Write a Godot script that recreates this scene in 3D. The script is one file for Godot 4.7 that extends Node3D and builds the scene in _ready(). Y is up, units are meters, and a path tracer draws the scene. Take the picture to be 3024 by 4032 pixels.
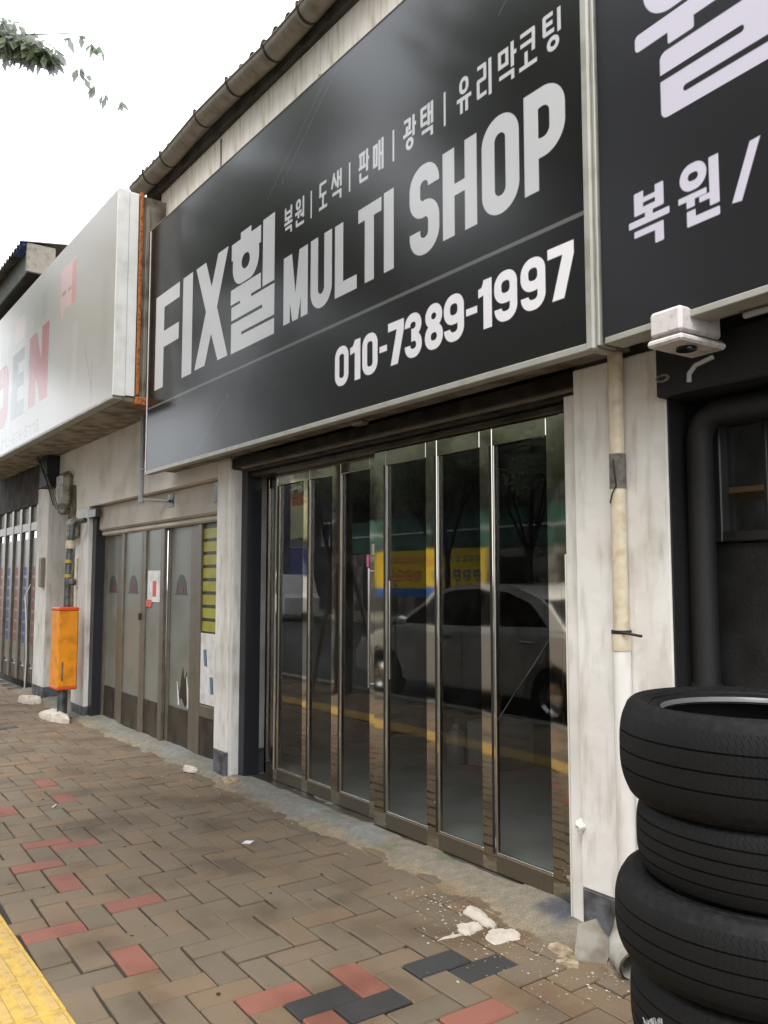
extends Node3D
# A street of small shops seen along its pavement: black signs, sliding glass doors, herringbone paving, a stack of tyres.

var rng := RandomNumberGenerator.new()
var M := {}
var T := {}
var taken := {}
var street := {}

const ZP := -2.85      # front of the pillars and of the plaster wall
const ZS := -2.58      # face of the large black sign


# ---------------------------------------------------------------- mesh builder
class MB:
	var st := SurfaceTool.new()

	func _init():
		st.begin(Mesh.PRIMITIVE_TRIANGLES)

	func pt(p: Vector3, uv: Vector2, g: int):
		st.set_smooth_group(g)
		st.set_uv(uv)
		st.add_vertex(p)

	func tri(a: Vector3, b: Vector3, c: Vector3, out: Vector3, g := -1, ua := Vector2.ZERO, ub := Vector2.ZERO, uc := Vector2.ZERO):
		if (c - a).cross(b - a).dot(out) < 0.0:
			pt(a, ua, g); pt(c, uc, g); pt(b, ub, g)
		else:
			pt(a, ua, g); pt(b, ub, g); pt(c, uc, g)

	func quad(a: Vector3, b: Vector3, c: Vector3, d: Vector3, out: Vector3, g := -1, uv := false):
		if uv:  # a is the bottom left corner, then bottom right, top right, top left
			tri(a, b, c, out, g, Vector2(0, 1), Vector2(1, 1), Vector2(1, 0))
			tri(a, c, d, out, g, Vector2(0, 1), Vector2(1, 0), Vector2(0, 0))
		else:
			tri(a, b, c, out, g)
			tri(a, c, d, out, g)

	func box(lo: Vector3, hi: Vector3, bev := 0.0, xf := Transform3D()):
		var c := (lo + hi) / 2.0
		var h := (hi - lo) / 2.0
		var b: float = minf(bev, 0.45 * minf(h.x, minf(h.y, h.z)) * 2.0)
		var P := func(s: Vector3, ax: int) -> Vector3:
			var q := s * (h - Vector3.ONE * b)
			q[ax] = s[ax] * h[ax]
			return xf * (c + q)
		var cc := xf * c
		for ax in 3:
			var u := (ax + 1) % 3
			var w := (ax + 2) % 3
			for s in [-1.0, 1.0]:
				var q := []
				for k in [[-1, -1], [1, -1], [1, 1], [-1, 1]]:
					var sg := Vector3.ZERO
					sg[ax] = s; sg[u] = k[0]; sg[w] = k[1]
					q.append(P.call(sg, ax))
				quad(q[0], q[1], q[2], q[3], (q[0] + q[2]) / 2.0 - cc)
		if b <= 0.0:
			return
		for ax in 3:
			var u := (ax + 1) % 3
			var w := (ax + 2) % 3
			for su in [-1.0, 1.0]:
				for sw in [-1.0, 1.0]:
					var s0 := Vector3.ZERO
					s0[ax] = -1; s0[u] = su; s0[w] = sw
					var s1 := s0
					s1[ax] = 1
					var a: Vector3 = P.call(s0, u)
					var d: Vector3 = P.call(s1, w)
					quad(a, P.call(s1, u), d, P.call(s0, w), (a + d) / 2.0 - cc)
		for sx in [-1.0, 1.0]:
			for sy in [-1.0, 1.0]:
				for sz in [-1.0, 1.0]:
					var s := Vector3(sx, sy, sz)
					var a: Vector3 = P.call(s, 0)
					tri(a, P.call(s, 1), P.call(s, 2), a - cc)

	# a polygon in the x-y plane of xf, from z0 to z1
	func prism(poly: PackedVector2Array, z0: float, z1: float, xf := Transform3D(), inset := 0.0):
		var idx := Geometry2D.triangulate_polygon(poly)
		var front := poly
		if inset > 0.0:
			var o := Geometry2D.offset_polygon(poly, -inset)
			if o.size() == 1 and o[0].size() == poly.size():
				front = o[0]
		var n := xf.basis.z
		for i in range(0, idx.size(), 3):
			var f := [front, poly]
			for k in 2:
				var z := z1 if k == 0 else z0
				var src: PackedVector2Array = f[k]
				if k == 0 and src != poly:
					continue
				tri(xf * Vector3(src[idx[i]].x, src[idx[i]].y, z), xf * Vector3(src[idx[i + 1]].x, src[idx[i + 1]].y, z), xf * Vector3(src[idx[i + 2]].x, src[idx[i + 2]].y, z), n if k == 0 else -n)
		if front != poly:
			var id2 := Geometry2D.triangulate_polygon(front)
			for i in range(0, id2.size(), 3):
				tri(xf * Vector3(front[id2[i]].x, front[id2[i]].y, z1), xf * Vector3(front[id2[i + 1]].x, front[id2[i + 1]].y, z1), xf * Vector3(front[id2[i + 2]].x, front[id2[i + 2]].y, z1), n)
		var cw := 1.0 if Geometry2D.is_polygon_clockwise(poly) else -1.0
		for i in poly.size():
			var j := (i + 1) % poly.size()
			var e := poly[j] - poly[i]
			var out := xf.basis * Vector3(-e.y * cw, e.x * cw, 0)
			if front == poly:
				quad(xf * Vector3(poly[i].x, poly[i].y, z0), xf * Vector3(poly[j].x, poly[j].y, z0), xf * Vector3(poly[j].x, poly[j].y, z1), xf * Vector3(poly[i].x, poly[i].y, z1), out)
			else:
				var zm := z1 - inset
				quad(xf * Vector3(poly[i].x, poly[i].y, z0), xf * Vector3(poly[j].x, poly[j].y, z0), xf * Vector3(poly[j].x, poly[j].y, zm), xf * Vector3(poly[i].x, poly[i].y, zm), out)
		if front != poly:  # the bevel, matched corner to nearest corner
			for i in poly.size():
				var j := (i + 1) % poly.size()
				var a := _near(front, poly[i])
				var b := _near(front, poly[j])
				var zm := z1 - inset
				var e := poly[j] - poly[i]
				quad(xf * Vector3(poly[i].x, poly[i].y, zm), xf * Vector3(poly[j].x, poly[j].y, zm), xf * Vector3(b.x, b.y, z1), xf * Vector3(a.x, a.y, z1), xf.basis * Vector3(-e.y * cw, e.x * cw, e.length()))

	func _near(f: PackedVector2Array, p: Vector2) -> Vector2:
		var best := f[0]
		for q in f:
			if q.distance_squared_to(p) < best.distance_squared_to(p):
				best = q
		return best

	func tube(path: Array, radius, sides := 8, caps := true, g := 0):
		var rings := []
		var up := Vector3.UP
		for i in path.size():
			var d: Vector3 = (path[mini(i + 1, path.size() - 1)] - path[maxi(i - 1, 0)]).normalized()
			if absf(d.dot(up)) > 0.95:
				up = Vector3.RIGHT if absf(d.x) < 0.8 else Vector3.BACK
			var s := d.cross(up).normalized()
			var t := s.cross(d).normalized()
			up = t
			var r: float = radius[i] if radius is Array else radius
			var ring := []
			for k in sides:
				var a := TAU * k / sides
				ring.append(path[i] + (s * cos(a) + t * sin(a)) * r)
			rings.append(ring)
		for i in rings.size() - 1:
			for k in sides:
				var l := (k + 1) % sides
				var mid: Vector3 = (path[i] + path[i + 1]) / 2.0
				quad(rings[i][k], rings[i][l], rings[i + 1][l], rings[i + 1][k], (rings[i][k] + rings[i + 1][l]) / 2.0 - mid, g)
		if caps:
			for e in [0, rings.size() - 1]:
				var out: Vector3 = path[0] - path[1] if e == 0 else path[-1] - path[-2]
				for k in sides:
					tri(path[e], rings[e][k], rings[e][(k + 1) % sides], out)

	# profile of (radius, height) turned round the y axis of xf; sharp corners keep their edge
	func lathe(prof: Array, segs: int, xf := Transform3D(), repeats := 1.0):
		var g := 1
		for i in prof.size() - 1:
			var a: Vector2 = prof[i]
			var b: Vector2 = prof[i + 1]
			if i > 0:
				var pv: Vector2 = prof[i - 1]
				if absf((b - a).angle_to(a - pv)) > 0.6:
					g += 1
			var e := b - a
			for k in segs:
				var t0 := TAU * k / segs
				var t1 := TAU * (k + 1) / segs
				var q := []
				for c in [[a, t0], [a, t1], [b, t1], [b, t0]]:
					var p: Vector2 = c[0]
					q.append(xf * Vector3(p.x * cos(c[1]), p.y, p.x * sin(c[1])))
				var tm := (t0 + t1) / 2.0
				var out := xf.basis * Vector3(e.y * cos(tm), -e.x, e.y * sin(tm))
				var u0 := repeats * k / segs
				var u1 := repeats * (k + 1) / segs
				var v0 := float(i) / prof.size()
				var v1 := float(i + 1) / prof.size()
				tri(q[0], q[1], q[2], out, g, Vector2(u0, v0), Vector2(u1, v0), Vector2(u1, v1))
				tri(q[0], q[2], q[3], out, g, Vector2(u0, v0), Vector2(u1, v1), Vector2(u0, v1))

	func done() -> ArrayMesh:
		st.generate_normals()
		st.index()
		return st.commit()


func boxmesh(lo: Vector3, hi: Vector3, bev := 0.0) -> ArrayMesh:
	var m := MB.new()
	m.box(lo, hi, bev)
	return m.done()


# ---------------------------------------------------------------- scene tree
func numbered(called: String) -> String:
	if not taken.has(called):
		taken[called] = 0
		return called
	taken[called] += 1
	return "%s_%03d" % [called, taken[called]]


func tag(o: Node3D, label := "", category := "", group := "", kind := "") -> Node3D:
	if label: o.set_meta("label", label)
	if category: o.set_meta("category", category)
	if group: o.set_meta("group", group)
	if kind: o.set_meta("kind", kind)
	return o


func thing(called: String, label: String, category: String, at := Vector3.ZERO, group := "", turn := 0.0) -> Node3D:
	var o := Node3D.new()
	o.name = numbered(called)
	add_child(o)
	o.position = at
	o.rotation.y = turn
	return tag(o, label, category, group)


func part(called: String, mesh: Mesh, material: Material, parent: Node3D, label := "") -> MeshInstance3D:
	var o := MeshInstance3D.new()
	o.name = numbered(called) if parent == self else called
	o.mesh = mesh
	o.material_override = material
	parent.add_child(o, true)
	if label: o.set_meta("label", label)
	return o


func bx(called: String, x0: float, x1: float, y0: float, y1: float, z0: float, z1: float, material: Material, parent: Node3D, bev := 0.004) -> MeshInstance3D:
	var c := Vector3((x0 + x1) / 2, y0, (z0 + z1) / 2)
	var o := part(called, boxmesh(Vector3(minf(x0, x1), y0, minf(z0, z1)) - c, Vector3(maxf(x0, x1), y1, maxf(z0, z1)) - c, bev), material, parent)
	o.position = c - (parent.position if parent != self else Vector3.ZERO)
	return o


# ---------------------------------------------------------------- materials
func lin(r: float, g: float, b: float) -> Color:
	return Color(r, g, b).linear_to_srgb()


func noise_tex(called: String, freq: float, octaves: int, stops: Array, kind := FastNoiseLite.TYPE_SIMPLEX_SMOOTH, size := 512, normal := 0.0, sd := 1) -> Texture2D:
	if T.has(called):
		return T[called]
	var n := FastNoiseLite.new()
	n.seed = sd
	n.noise_type = kind
	n.frequency = freq
	n.fractal_octaves = octaves
	n.fractal_type = FastNoiseLite.FRACTAL_FBM if octaves > 1 else FastNoiseLite.FRACTAL_NONE
	var t := NoiseTexture2D.new()
	t.width = size
	t.height = size
	t.seamless = true
	t.noise = n
	if normal > 0.0:
		t.as_normal_map = true
		t.bump_strength = normal
	else:
		var g := Gradient.new()
		g.offsets = PackedFloat32Array(stops.map(func(s): return s[0]))
		g.colors = PackedColorArray(stops.map(func(s): return s[1] if s[1] is Color else Color(s[1], s[1], s[1])))
		t.color_ramp = g
	T[called] = t
	return t


func mat(called: String, color: Color, rough := 0.7, metal := 0.0, tex: Texture2D = null, scale := 1.0, nrm: Texture2D = null, nstr := 0.5) -> StandardMaterial3D:
	var m := StandardMaterial3D.new()
	m.resource_name = called
	m.albedo_color = color
	m.roughness = rough
	m.metallic = metal
	if tex or nrm:
		m.uv1_triplanar = true
		m.uv1_world_triplanar = true
		m.uv1_scale = Vector3.ONE * scale
	if tex:
		m.albedo_texture = tex
	if nrm:
		m.normal_enabled = true
		m.normal_texture = nrm
		m.normal_scale = nstr
	M[called] = m
	return m


func materials():
	var W := 1.0
	var stain := noise_tex("stain", 0.006, 5, [[0.0, Color(0.84, 0.83, 0.80)], [0.45, Color(0.955, 0.95, 0.94)], [1.0, Color(1, 1, 1)]])
	var grime := noise_tex("grime", 0.007, 6, [[0.0, Color(0.50, 0.46, 0.40)], [0.42, Color(0.82, 0.79, 0.74)], [0.7, Color(1, 1, 0.99)], [1.0, Color(1, 1, 1)]], FastNoiseLite.TYPE_SIMPLEX_SMOOTH, 512, 0.0, 5)
	var speck := noise_tex("speck", 0.16, 4, [[0.0, Color(0.52, 0.52, 0.52)], [0.5, Color(0.84, 0.83, 0.82)], [1.0, Color(1, 1, 1)]], FastNoiseLite.TYPE_SIMPLEX_SMOOTH, 512, 0.0, 9)
	var fine_n := noise_tex("fine_n", 0.12, 4, [], FastNoiseLite.TYPE_SIMPLEX_SMOOTH, 512, 2.0, 3)
	var soft_n := noise_tex("soft_n", 0.02, 4, [], FastNoiseLite.TYPE_SIMPLEX_SMOOTH, 512, 3.0, 8)
	var streak := noise_tex("streak", 0.012, 5, [[0.0, Color(0.74, 0.69, 0.62)], [0.35, Color(0.93, 0.91, 0.88)], [0.6, Color(0.98, 0.97, 0.96)], [1.0, Color(1, 1, 1)]], FastNoiseLite.TYPE_SIMPLEX_SMOOTH, 512, 0.0, 15)
	var wave_n := noise_tex("wave_n", 0.006, 2, [], FastNoiseLite.TYPE_SIMPLEX_SMOOTH, 512, 10.0, 4)
	mat("white_plaster", lin(0.82, 0.81, 0.79), 0.75, 0, stain, 0.45, soft_n, 0.25)
	for k in ["white_plaster"]:
		M[k].detail_enabled = true
		M[k].detail_blend_mode = BaseMaterial3D.BLEND_MODE_MUL
		M[k].detail_albedo = noise_tex("drip", 0.014, 5, [[0.0, Color(0.88, 0.87, 0.85)], [0.3, Color(0.965, 0.96, 0.95)], [0.45, Color(1, 1, 1)], [1.0, Color(1, 1, 1)]], FastNoiseLite.TYPE_SIMPLEX_SMOOTH, 512, 0.0, 33)
		M[k].detail_uv_layer = BaseMaterial3D.DETAIL_UV_2
		M[k].uv2_triplanar = true
		M[k].uv2_world_triplanar = true
		M[k].uv2_scale = Vector3(1.7, 0.33, 1.7)
	mat("cream_plaster", lin(0.74, 0.715, 0.665), 0.8, 0, stain, 0.4, soft_n, 0.3)
	mat("fascia", lin(0.76, 0.72, 0.66), 0.7, 0, streak, 1.0, soft_n, 0.2)
	mat("beige_box", lin(0.50, 0.465, 0.41), 0.6, 0, stain, 0.8)
	mat("base_paint", lin(0.12, 0.13, 0.15), 0.7, 0, grime, 2.0, soft_n, 0.5)
	mat("black_paint", lin(0.012, 0.0125, 0.013), 0.66, 0, speck, 1.5, fine_n, 0.25)
	mat("black_wall", lin(0.016, 0.0165, 0.017), 0.62, 0, grime, 0.8, fine_n, 0.3)
	mat("rail_navy", lin(0.034, 0.037, 0.045), 0.35, 0.2, speck, 2.0)
	mat("dark_steel", lin(0.05, 0.045, 0.04), 0.42, 0.7, grime, 1.2)
	mat("bronze", lin(0.46, 0.425, 0.36), 0.045, 1.0)
	M.fascia.uv1_scale = Vector3(2.2, 0.28, 1.0)
	M.bronze.normal_enabled = true
	M.bronze.normal_texture = wave_n
	M.bronze.normal_scale = 0.02
	M.bronze.uv1_triplanar = true
	M.bronze.uv1_world_triplanar = true
	M.bronze.uv1_scale = Vector3.ONE * 0.9
	mat("bronze_rail", lin(0.30, 0.265, 0.21), 0.34, 0.8, speck, 2.0)
	mat("bronze_bead", lin(0.55, 0.52, 0.46), 0.25, 1.0)
	mat("rubber_seal", lin(0.01, 0.01, 0.01), 0.6)
	mat("aluminium", lin(0.42, 0.42, 0.385), 0.5, 0.2, stain, 1.2)
	mat("sign_back", lin(0.22, 0.20, 0.17), 0.7, 0.2, grime, 0.9)
	mat("rust", lin(0.46, 0.20, 0.075), 0.8, 0, noise_tex("rusty", 0.018, 5, [[0.0, Color(0.42, 0.30, 0.24)], [0.4, Color(0.85, 0.72, 0.6)], [0.65, Color(1, 0.9, 0.7)], [1, Color(1, 1, 0.8)]]), 2.5, fine_n, 0.8)
	mat("gutter", lin(0.27, 0.245, 0.205), 0.55, 0.1, streak, 1.6)
	mat("underside", lin(0.30, 0.265, 0.215), 0.7, 0, grime, 0.9)
	mat("roof_sheet", lin(0.16, 0.15, 0.135), 0.6, 0.3, grime, 0.8)
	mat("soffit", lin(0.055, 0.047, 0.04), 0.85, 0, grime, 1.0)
	mat("glass", Color(0.03, 0.035, 0.035, 0.10), 0.012)
	M.glass.transparency = BaseMaterial3D.TRANSPARENCY_ALPHA
	M.glass.metallic_specular = 0.39
	mat("frosted", lin(0.19, 0.205, 0.185), 0.3, 0, stain, 0.4)
	mat("frost_dark", lin(0.05, 0.052, 0.052), 0.35)
	mat("frost_red", lin(0.13, 0.035, 0.035), 0.4)
	mat("old_bronze", lin(0.17, 0.15, 0.12), 0.36, 0.3, stain, 1.5)
	mat("panel_bronze", lin(0.062, 0.054, 0.042), 0.36, 0.3, grime, 1.0)
	mat("film_yellow", lin(0.38, 0.355, 0.04), 0.35, 0, stain, 0.9)
	mat("film_gap", lin(0.03, 0.032, 0.02), 0.4)
	mat("paper", lin(0.72, 0.72, 0.73), 0.8, 0, stain, 2.0)
	mat("paper_blue", lin(0.10, 0.20, 0.30), 0.8)
	mat("paper_ink", lin(0.03, 0.03, 0.04), 0.8)
	mat("red_print", lin(0.55, 0.12, 0.09), 0.6)
	mat("sticker_red", lin(0.24, 0.05, 0.05), 0.5)
	mat("sticker_blue", lin(0.035, 0.06, 0.22), 0.5)
	mat("orange_cover", lin(0.86, 0.31, 0.006), 0.5, 0, noise_tex("fade", 0.01, 4, [[0, Color(0.82, 0.80, 0.9)], [0.5, Color(0.97, 0.96, 1)], [1, Color(1, 1, 1)]]), 1.2)
	mat("orange_trim", lin(0.62, 0.085, 0.015), 0.5)
	mat("pipe_steel", lin(0.14, 0.16, 0.17), 0.45, 0.4, grime, 2.0)
	mat("pipe_yellow", lin(0.55, 0.40, 0.05), 0.5)
	mat("meter_grey", lin(0.27, 0.26, 0.20), 0.5, 0, grime, 2.5)
	mat("cream_pvc", lin(0.68, 0.62, 0.50), 0.42, 0, noise_tex("pvc", 0.012, 5, [[0, Color(0.78, 0.72, 0.62)], [0.5, Color(0.96, 0.94, 0.90)], [1, Color(1, 1, 1)]]), 1.6)
	mat("grey_pvc", lin(0.34, 0.33, 0.30), 0.5, 0, grime, 2.2)
	mat("conduit", lin(0.32, 0.33, 0.35), 0.45)
	mat("tape", lin(0.16, 0.15, 0.13), 0.6, 0, grime, 4.0)
	mat("wire", lin(0.012, 0.012, 0.012), 0.6)
	mat("white_plastic", lin(0.72, 0.69, 0.68), 0.42, 0, noise_tex("dirtbox", 0.012, 5, [[0, Color(0.78, 0.76, 0.75)], [0.38, Color(0.95, 0.94, 0.94)], [1, Color(1, 1, 1)]]), 3.0)
	mat("black_gloss", lin(0.008, 0.008, 0.009), 0.2)
	mat("wood_shelf", lin(0.58, 0.35, 0.18), 0.6, 0, speck, 3.0)
	mat("dark_frame", lin(0.045, 0.043, 0.041), 0.4, 0.2, speck, 2.0)
	mat("rubber", lin(0.0068, 0.0068, 0.007), 0.7, 0, noise_tex("dust", 0.02, 5, [[0, Color(0.40, 0.40, 0.40)], [0.5, Color(0.62, 0.62, 0.62)], [0.68, Color(0.86, 0.85, 0.84)], [1, Color(1, 1, 1)]]), 2.0, fine_n, 0.25)
	mat("rubber_side", lin(0.0135, 0.0135, 0.0138), 0.66, 0, T.dust, 4.0, fine_n, 0.3)
	for k in ["rubber", "rubber_side"]:
		M[k].metallic_specular = 0.3
	mat("bead", lin(0.10, 0.105, 0.105), 0.35)  # paler than the rubber: the rim highlight is put into the colour
	mat("chalk", lin(0.30, 0.30, 0.30), 0.9)
	# paving
	var grain := noise_tex("grain", 0.22, 3, [[0.0, Color(0.36, 0.35, 0.34)], [0.35, Color(0.76, 0.75, 0.74)], [0.65, Color(0.93, 0.93, 0.92)], [1.0, Color(1, 1, 1)]], FastNoiseLite.TYPE_SIMPLEX_SMOOTH, 512, 0.0, 21)
	var patch := noise_tex("patch", 0.008, 5, [[0.0, Color(0.76, 0.72, 0.68)], [0.42, Color(0.94, 0.93, 0.91)], [1.0, Color(1, 1, 1)]], FastNoiseLite.TYPE_SIMPLEX_SMOOTH, 512, 0.0, 22)
	var browns := [[0.275, 0.208, 0.141], [0.255, 0.200, 0.140], [0.288, 0.213, 0.140], [0.238, 0.189, 0.136], [0.30, 0.210, 0.134], [0.266, 0.211, 0.151]]
	for i in browns.size():
		mat("brick%d" % i, lin(browns[i][0], browns[i][1], browns[i][2]), 0.86, 0, grain, 2.6, fine_n, 0.7)
	mat("brick_red0", lin(0.42, 0.165, 0.12), 0.86, 0, grain, 2.6, fine_n, 0.7)
	mat("brick_red1", lin(0.38, 0.155, 0.118), 0.86, 0, grain, 2.6, fine_n, 0.7)
	mat("brick_slate", lin(0.062, 0.063, 0.066), 0.84, 0, grain, 2.6, fine_n, 0.7)
	for k in M.keys():
		if k.begins_with("brick") and (k.length() == 6 or "_red" in k or "_slate" in k):
			M[k].detail_enabled = true
			M[k].detail_blend_mode = BaseMaterial3D.BLEND_MODE_MUL
			M[k].detail_albedo = patch
			M[k].detail_uv_layer = BaseMaterial3D.DETAIL_UV_2
			M[k].uv2_triplanar = true
			M[k].uv2_world_triplanar = true
			M[k].uv2_scale = Vector3.ONE * 0.37
	mat("bedding", lin(0.045, 0.038, 0.026), 0.95, 0, grain, 3.0, fine_n, 0.8)
	mat("tactile", lin(0.61, 0.40, 0.085), 0.8, 0, noise_tex("worn", 0.02, 5, [[0, Color(0.80, 0.80, 0.84)], [0.45, Color(0.95, 0.95, 0.96)], [1, Color(1, 1, 1)]]), 1.3, fine_n, 0.35)
	mat("tactile_bar", lin(0.56, 0.37, 0.115), 0.78, 0, T.worn, 1.7, fine_n, 0.35)
	mat("concrete", lin(0.36, 0.34, 0.30), 0.88, 0, grime, 1.2, fine_n, 0.7)
	mat("kerb_stone", lin(0.33, 0.32, 0.30), 0.85, 0, speck, 1.5, fine_n, 0.5)
	mat("asphalt", lin(0.055, 0.054, 0.053), 0.9, 0, speck, 1.0, fine_n, 0.6)
	mat("road_paint", lin(0.62, 0.61, 0.58), 0.75, 0, grime, 1.0)
	mat("road_yellow", lin(0.55, 0.36, 0.05), 0.75, 0, grime, 1.0)
	mat("rubble_white", lin(0.60, 0.545, 0.48), 0.92, 0, stain, 3.0, fine_n, 0.9)
	mat("rubble_tan", lin(0.42, 0.35, 0.25), 0.92, 0, grime, 3.0, fine_n, 0.9)
	# street side
	mat("leaf", lin(0.085, 0.12, 0.03), 0.55)
	mat("leaf2", lin(0.06, 0.088, 0.026), 0.55)
	mat("leaf3", lin(0.115, 0.15, 0.04), 0.55)
	for k in ["leaf", "leaf2", "leaf3"]:
		M[k].backlight_enabled = true
		M[k].backlight = Color(0.65, 0.65, 0.65)
	mat("bark", lin(0.055, 0.046, 0.038), 0.9, 0, speck, 2.0, fine_n, 0.8)
	mat("stake", lin(0.22, 0.20, 0.17), 0.6, 0, grime, 2.0)
	mat("car_silver", lin(0.74, 0.74, 0.71), 0.3, 0.2)
	M.car_silver.clearcoat_enabled = true
	M.car_silver.clearcoat = 1.0
	M.car_silver.clearcoat_roughness = 0.04
	mat("car_glass", lin(0.006, 0.007, 0.008), 0.05)
	mat("chrome", lin(0.6, 0.6, 0.6), 0.12, 1.0)
	mat("lamp_clear", lin(0.5, 0.5, 0.5), 0.08, 0.5)
	mat("lamp_red", lin(0.3, 0.02, 0.015), 0.15)
	mat("truck_white", lin(0.66, 0.66, 0.64), 0.35)
	mat("concrete_wall", lin(0.34, 0.33, 0.31), 0.85, 0, grime, 0.25)
	mat("dark_facade", lin(0.055, 0.055, 0.06), 0.6, 0, grime, 0.2)
	mat("teal_wall", lin(0.055, 0.17, 0.13), 0.6, 0, grime, 0.2)
	mat("tan_facade", lin(0.38, 0.31, 0.24), 0.8, 0, grime, 0.2)
	mat("pane_far", lin(0.03, 0.035, 0.04), 0.08)
	mat("inner_floor", lin(0.26, 0.29, 0.28), 0.6, 0, stain, 0.5)
	mat("inner_wall", lin(0.10, 0.10, 0.095), 0.9, 0, grime, 0.4)
	mat("bin_grey", lin(0.20, 0.21, 0.20), 0.6)
	mat("bottle_grey", lin(0.15, 0.16, 0.155), 0.4)
	mat("blue_cap", lin(0.03, 0.10, 0.32), 0.5)
	mat("white_sign_side", lin(0.84, 0.85, 0.84), 0.42, 0, stain, 0.8)  # lighter than the sign face: skylight on the end put into the colour


# ---------------------------------------------------------------- ink: flat print drawn from strokes
class Ink:
	var img: Image
	var ppm: float
	var h: int

	func _init(wm: float, hm: float, p: float, base: Color):
		ppm = p
		img = Image.create(int(wm * p), int(hm * p), false, Image.FORMAT_RGB8)
		h = img.get_height()
		img.fill(base)

	static func sd_box(p: Vector2, c: Vector2, hs: Vector2, r: float) -> float:
		var q := (p - c).abs() - hs + Vector2(r, r)
		return Vector2(maxf(q.x, 0), maxf(q.y, 0)).length() + minf(maxf(q.x, q.y), 0.0) - r

	static func sd_bar(p: Vector2, a: Vector2, b: Vector2, t: float) -> float:
		var d := b - a
		var l := d.length()
		d /= l
		var q := p - (a + b) / 2.0
		return maxf(absf(q.dot(d)) - l / 2.0, absf(q.cross(d)) - t)

	static func sd_poly(p: Vector2, v: Array) -> float:
		var d := 1e9
		var s := 1.0
		var j := v.size() - 1
		for i in v.size():
			var vi: Vector2 = v[i]
			var vj: Vector2 = v[j]
			var e := vj - vi
			var w := p - vi
			var b := w - e * clampf(w.dot(e) / e.length_squared(), 0.0, 1.0)
			d = minf(d, b.length_squared())
			var c1 := p.y >= vi.y
			var c2 := p.y < vj.y
			var c3 := e.x * w.y > e.y * w.x
			if (c1 and c2 and c3) or (not c1 and not c2 and not c3):
				s = -s
			j = i
		return s * sqrt(d)

	# ops: ["r",x0,y0,x1,y1(,round)] ["o",x0,y0,x1,y1,round,thick(,holes)] ["b",x0,y0,x1,y1,half] ["p",[Vector2...]]; a leading "-" takes away
	func draw(ops: Array, col: Color, strength := 1.0, soft := 1.0):
		var lo := Vector2(1e9, 1e9)
		var hi := Vector2(-1e9, -1e9)
		var boxes := []
		for o in ops:
			var b0 := Vector2(1e9, 1e9)
			var b1 := Vector2(-1e9, -1e9)
			if o[0].ends_with("p"):
				for q in o[1]:
					b0 = b0.min(q)
					b1 = b1.max(q)
			else:
				b0 = Vector2(minf(o[1], o[3]), minf(o[2], o[4]))
				b1 = Vector2(maxf(o[1], o[3]), maxf(o[2], o[4]))
				if o[0].ends_with("b"):
					b0 -= Vector2(o[5], o[5])
					b1 += Vector2(o[5], o[5])
			boxes.append([b0, b1])
			if not o[0].begins_with("-"):
				lo = lo.min(b0)
				hi = hi.max(b1)
		var x0 := maxi(0, int(lo.x * ppm) - 2)
		var x1 := mini(img.get_width() - 1, int(hi.x * ppm) + 2)
		var y0 := maxi(0, h - int(hi.y * ppm) - 3)
		var y1 := mini(h - 1, h - int(lo.y * ppm) + 2)
		if x1 < x0 or y1 < y0:
			return
		var w := x1 - x0 + 1
		var buf := PackedFloat32Array()
		buf.resize(w * (y1 - y0 + 1))
		for n in ops.size():
			var o: Array = ops[n]
			var minus: bool = o[0].begins_with("-")
			var k: String = o[0].substr(o[0].length() - 1)
			var ax := maxi(x0, int(boxes[n][0].x * ppm) - 2)
			var bx_ := mini(x1, int(boxes[n][1].x * ppm) + 2)
			var ay := maxi(y0, h - int(boxes[n][1].y * ppm) - 3)
			var by := mini(y1, h - int(boxes[n][0].y * ppm) + 2)
			var c := Vector2.ZERO
			var hs := Vector2.ZERO
			if k != "p":
				c = Vector2(o[1] + o[3], o[2] + o[4]) / 2.0
				hs = Vector2(absf(o[3] - o[1]), absf(o[4] - o[2])) / 2.0
			for y in range(ay, by + 1):
				for x in range(ax, bx_ + 1):
					var p := Vector2((x + 0.5) / ppm, (h - y - 0.5) / ppm)
					var d: float
					match k:
						"r":
							d = sd_box(p, c, hs, o[5] if o.size() > 5 else 0.0)
						"o":
							d = sd_box(p, c, hs, minf(o[5], minf(hs.x, hs.y)))
							if o[6] > 0.0:
								var ih: Vector2 = hs - Vector2(o[6], o[6])
								d = maxf(d, -sd_box(p, c, ih, clampf(o[5] - o[6], 0.004, minf(ih.x, ih.y))))
							if o.size() > 7:
								for e in o[7]:
									d = maxf(d, -maxf(maxf(e[0] - p.x, p.x - e[2]), maxf(e[1] - p.y, p.y - e[3])))
						"b":
							d = sd_bar(p, Vector2(o[1], o[2]), Vector2(o[3], o[4]), o[5])
						_:
							d = sd_poly(p, o[1])
					var cov := clampf(0.5 - d * ppm / soft, 0.0, 1.0)
					var at := (y - y0) * w + x - x0
					buf[at] = minf(buf[at], 1.0 - cov) if minus else maxf(buf[at], cov)
		for y in range(y0, y1 + 1):
			for x in range(x0, x1 + 1):
				var a := buf[(y - y0) * w + x - x0] * strength
				if a > 0.003:
					img.set_pixel(x, y, img.get_pixel(x, y).lerp(col, a))

	func tex() -> ImageTexture:
		return ImageTexture.create_from_image(img)


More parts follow.
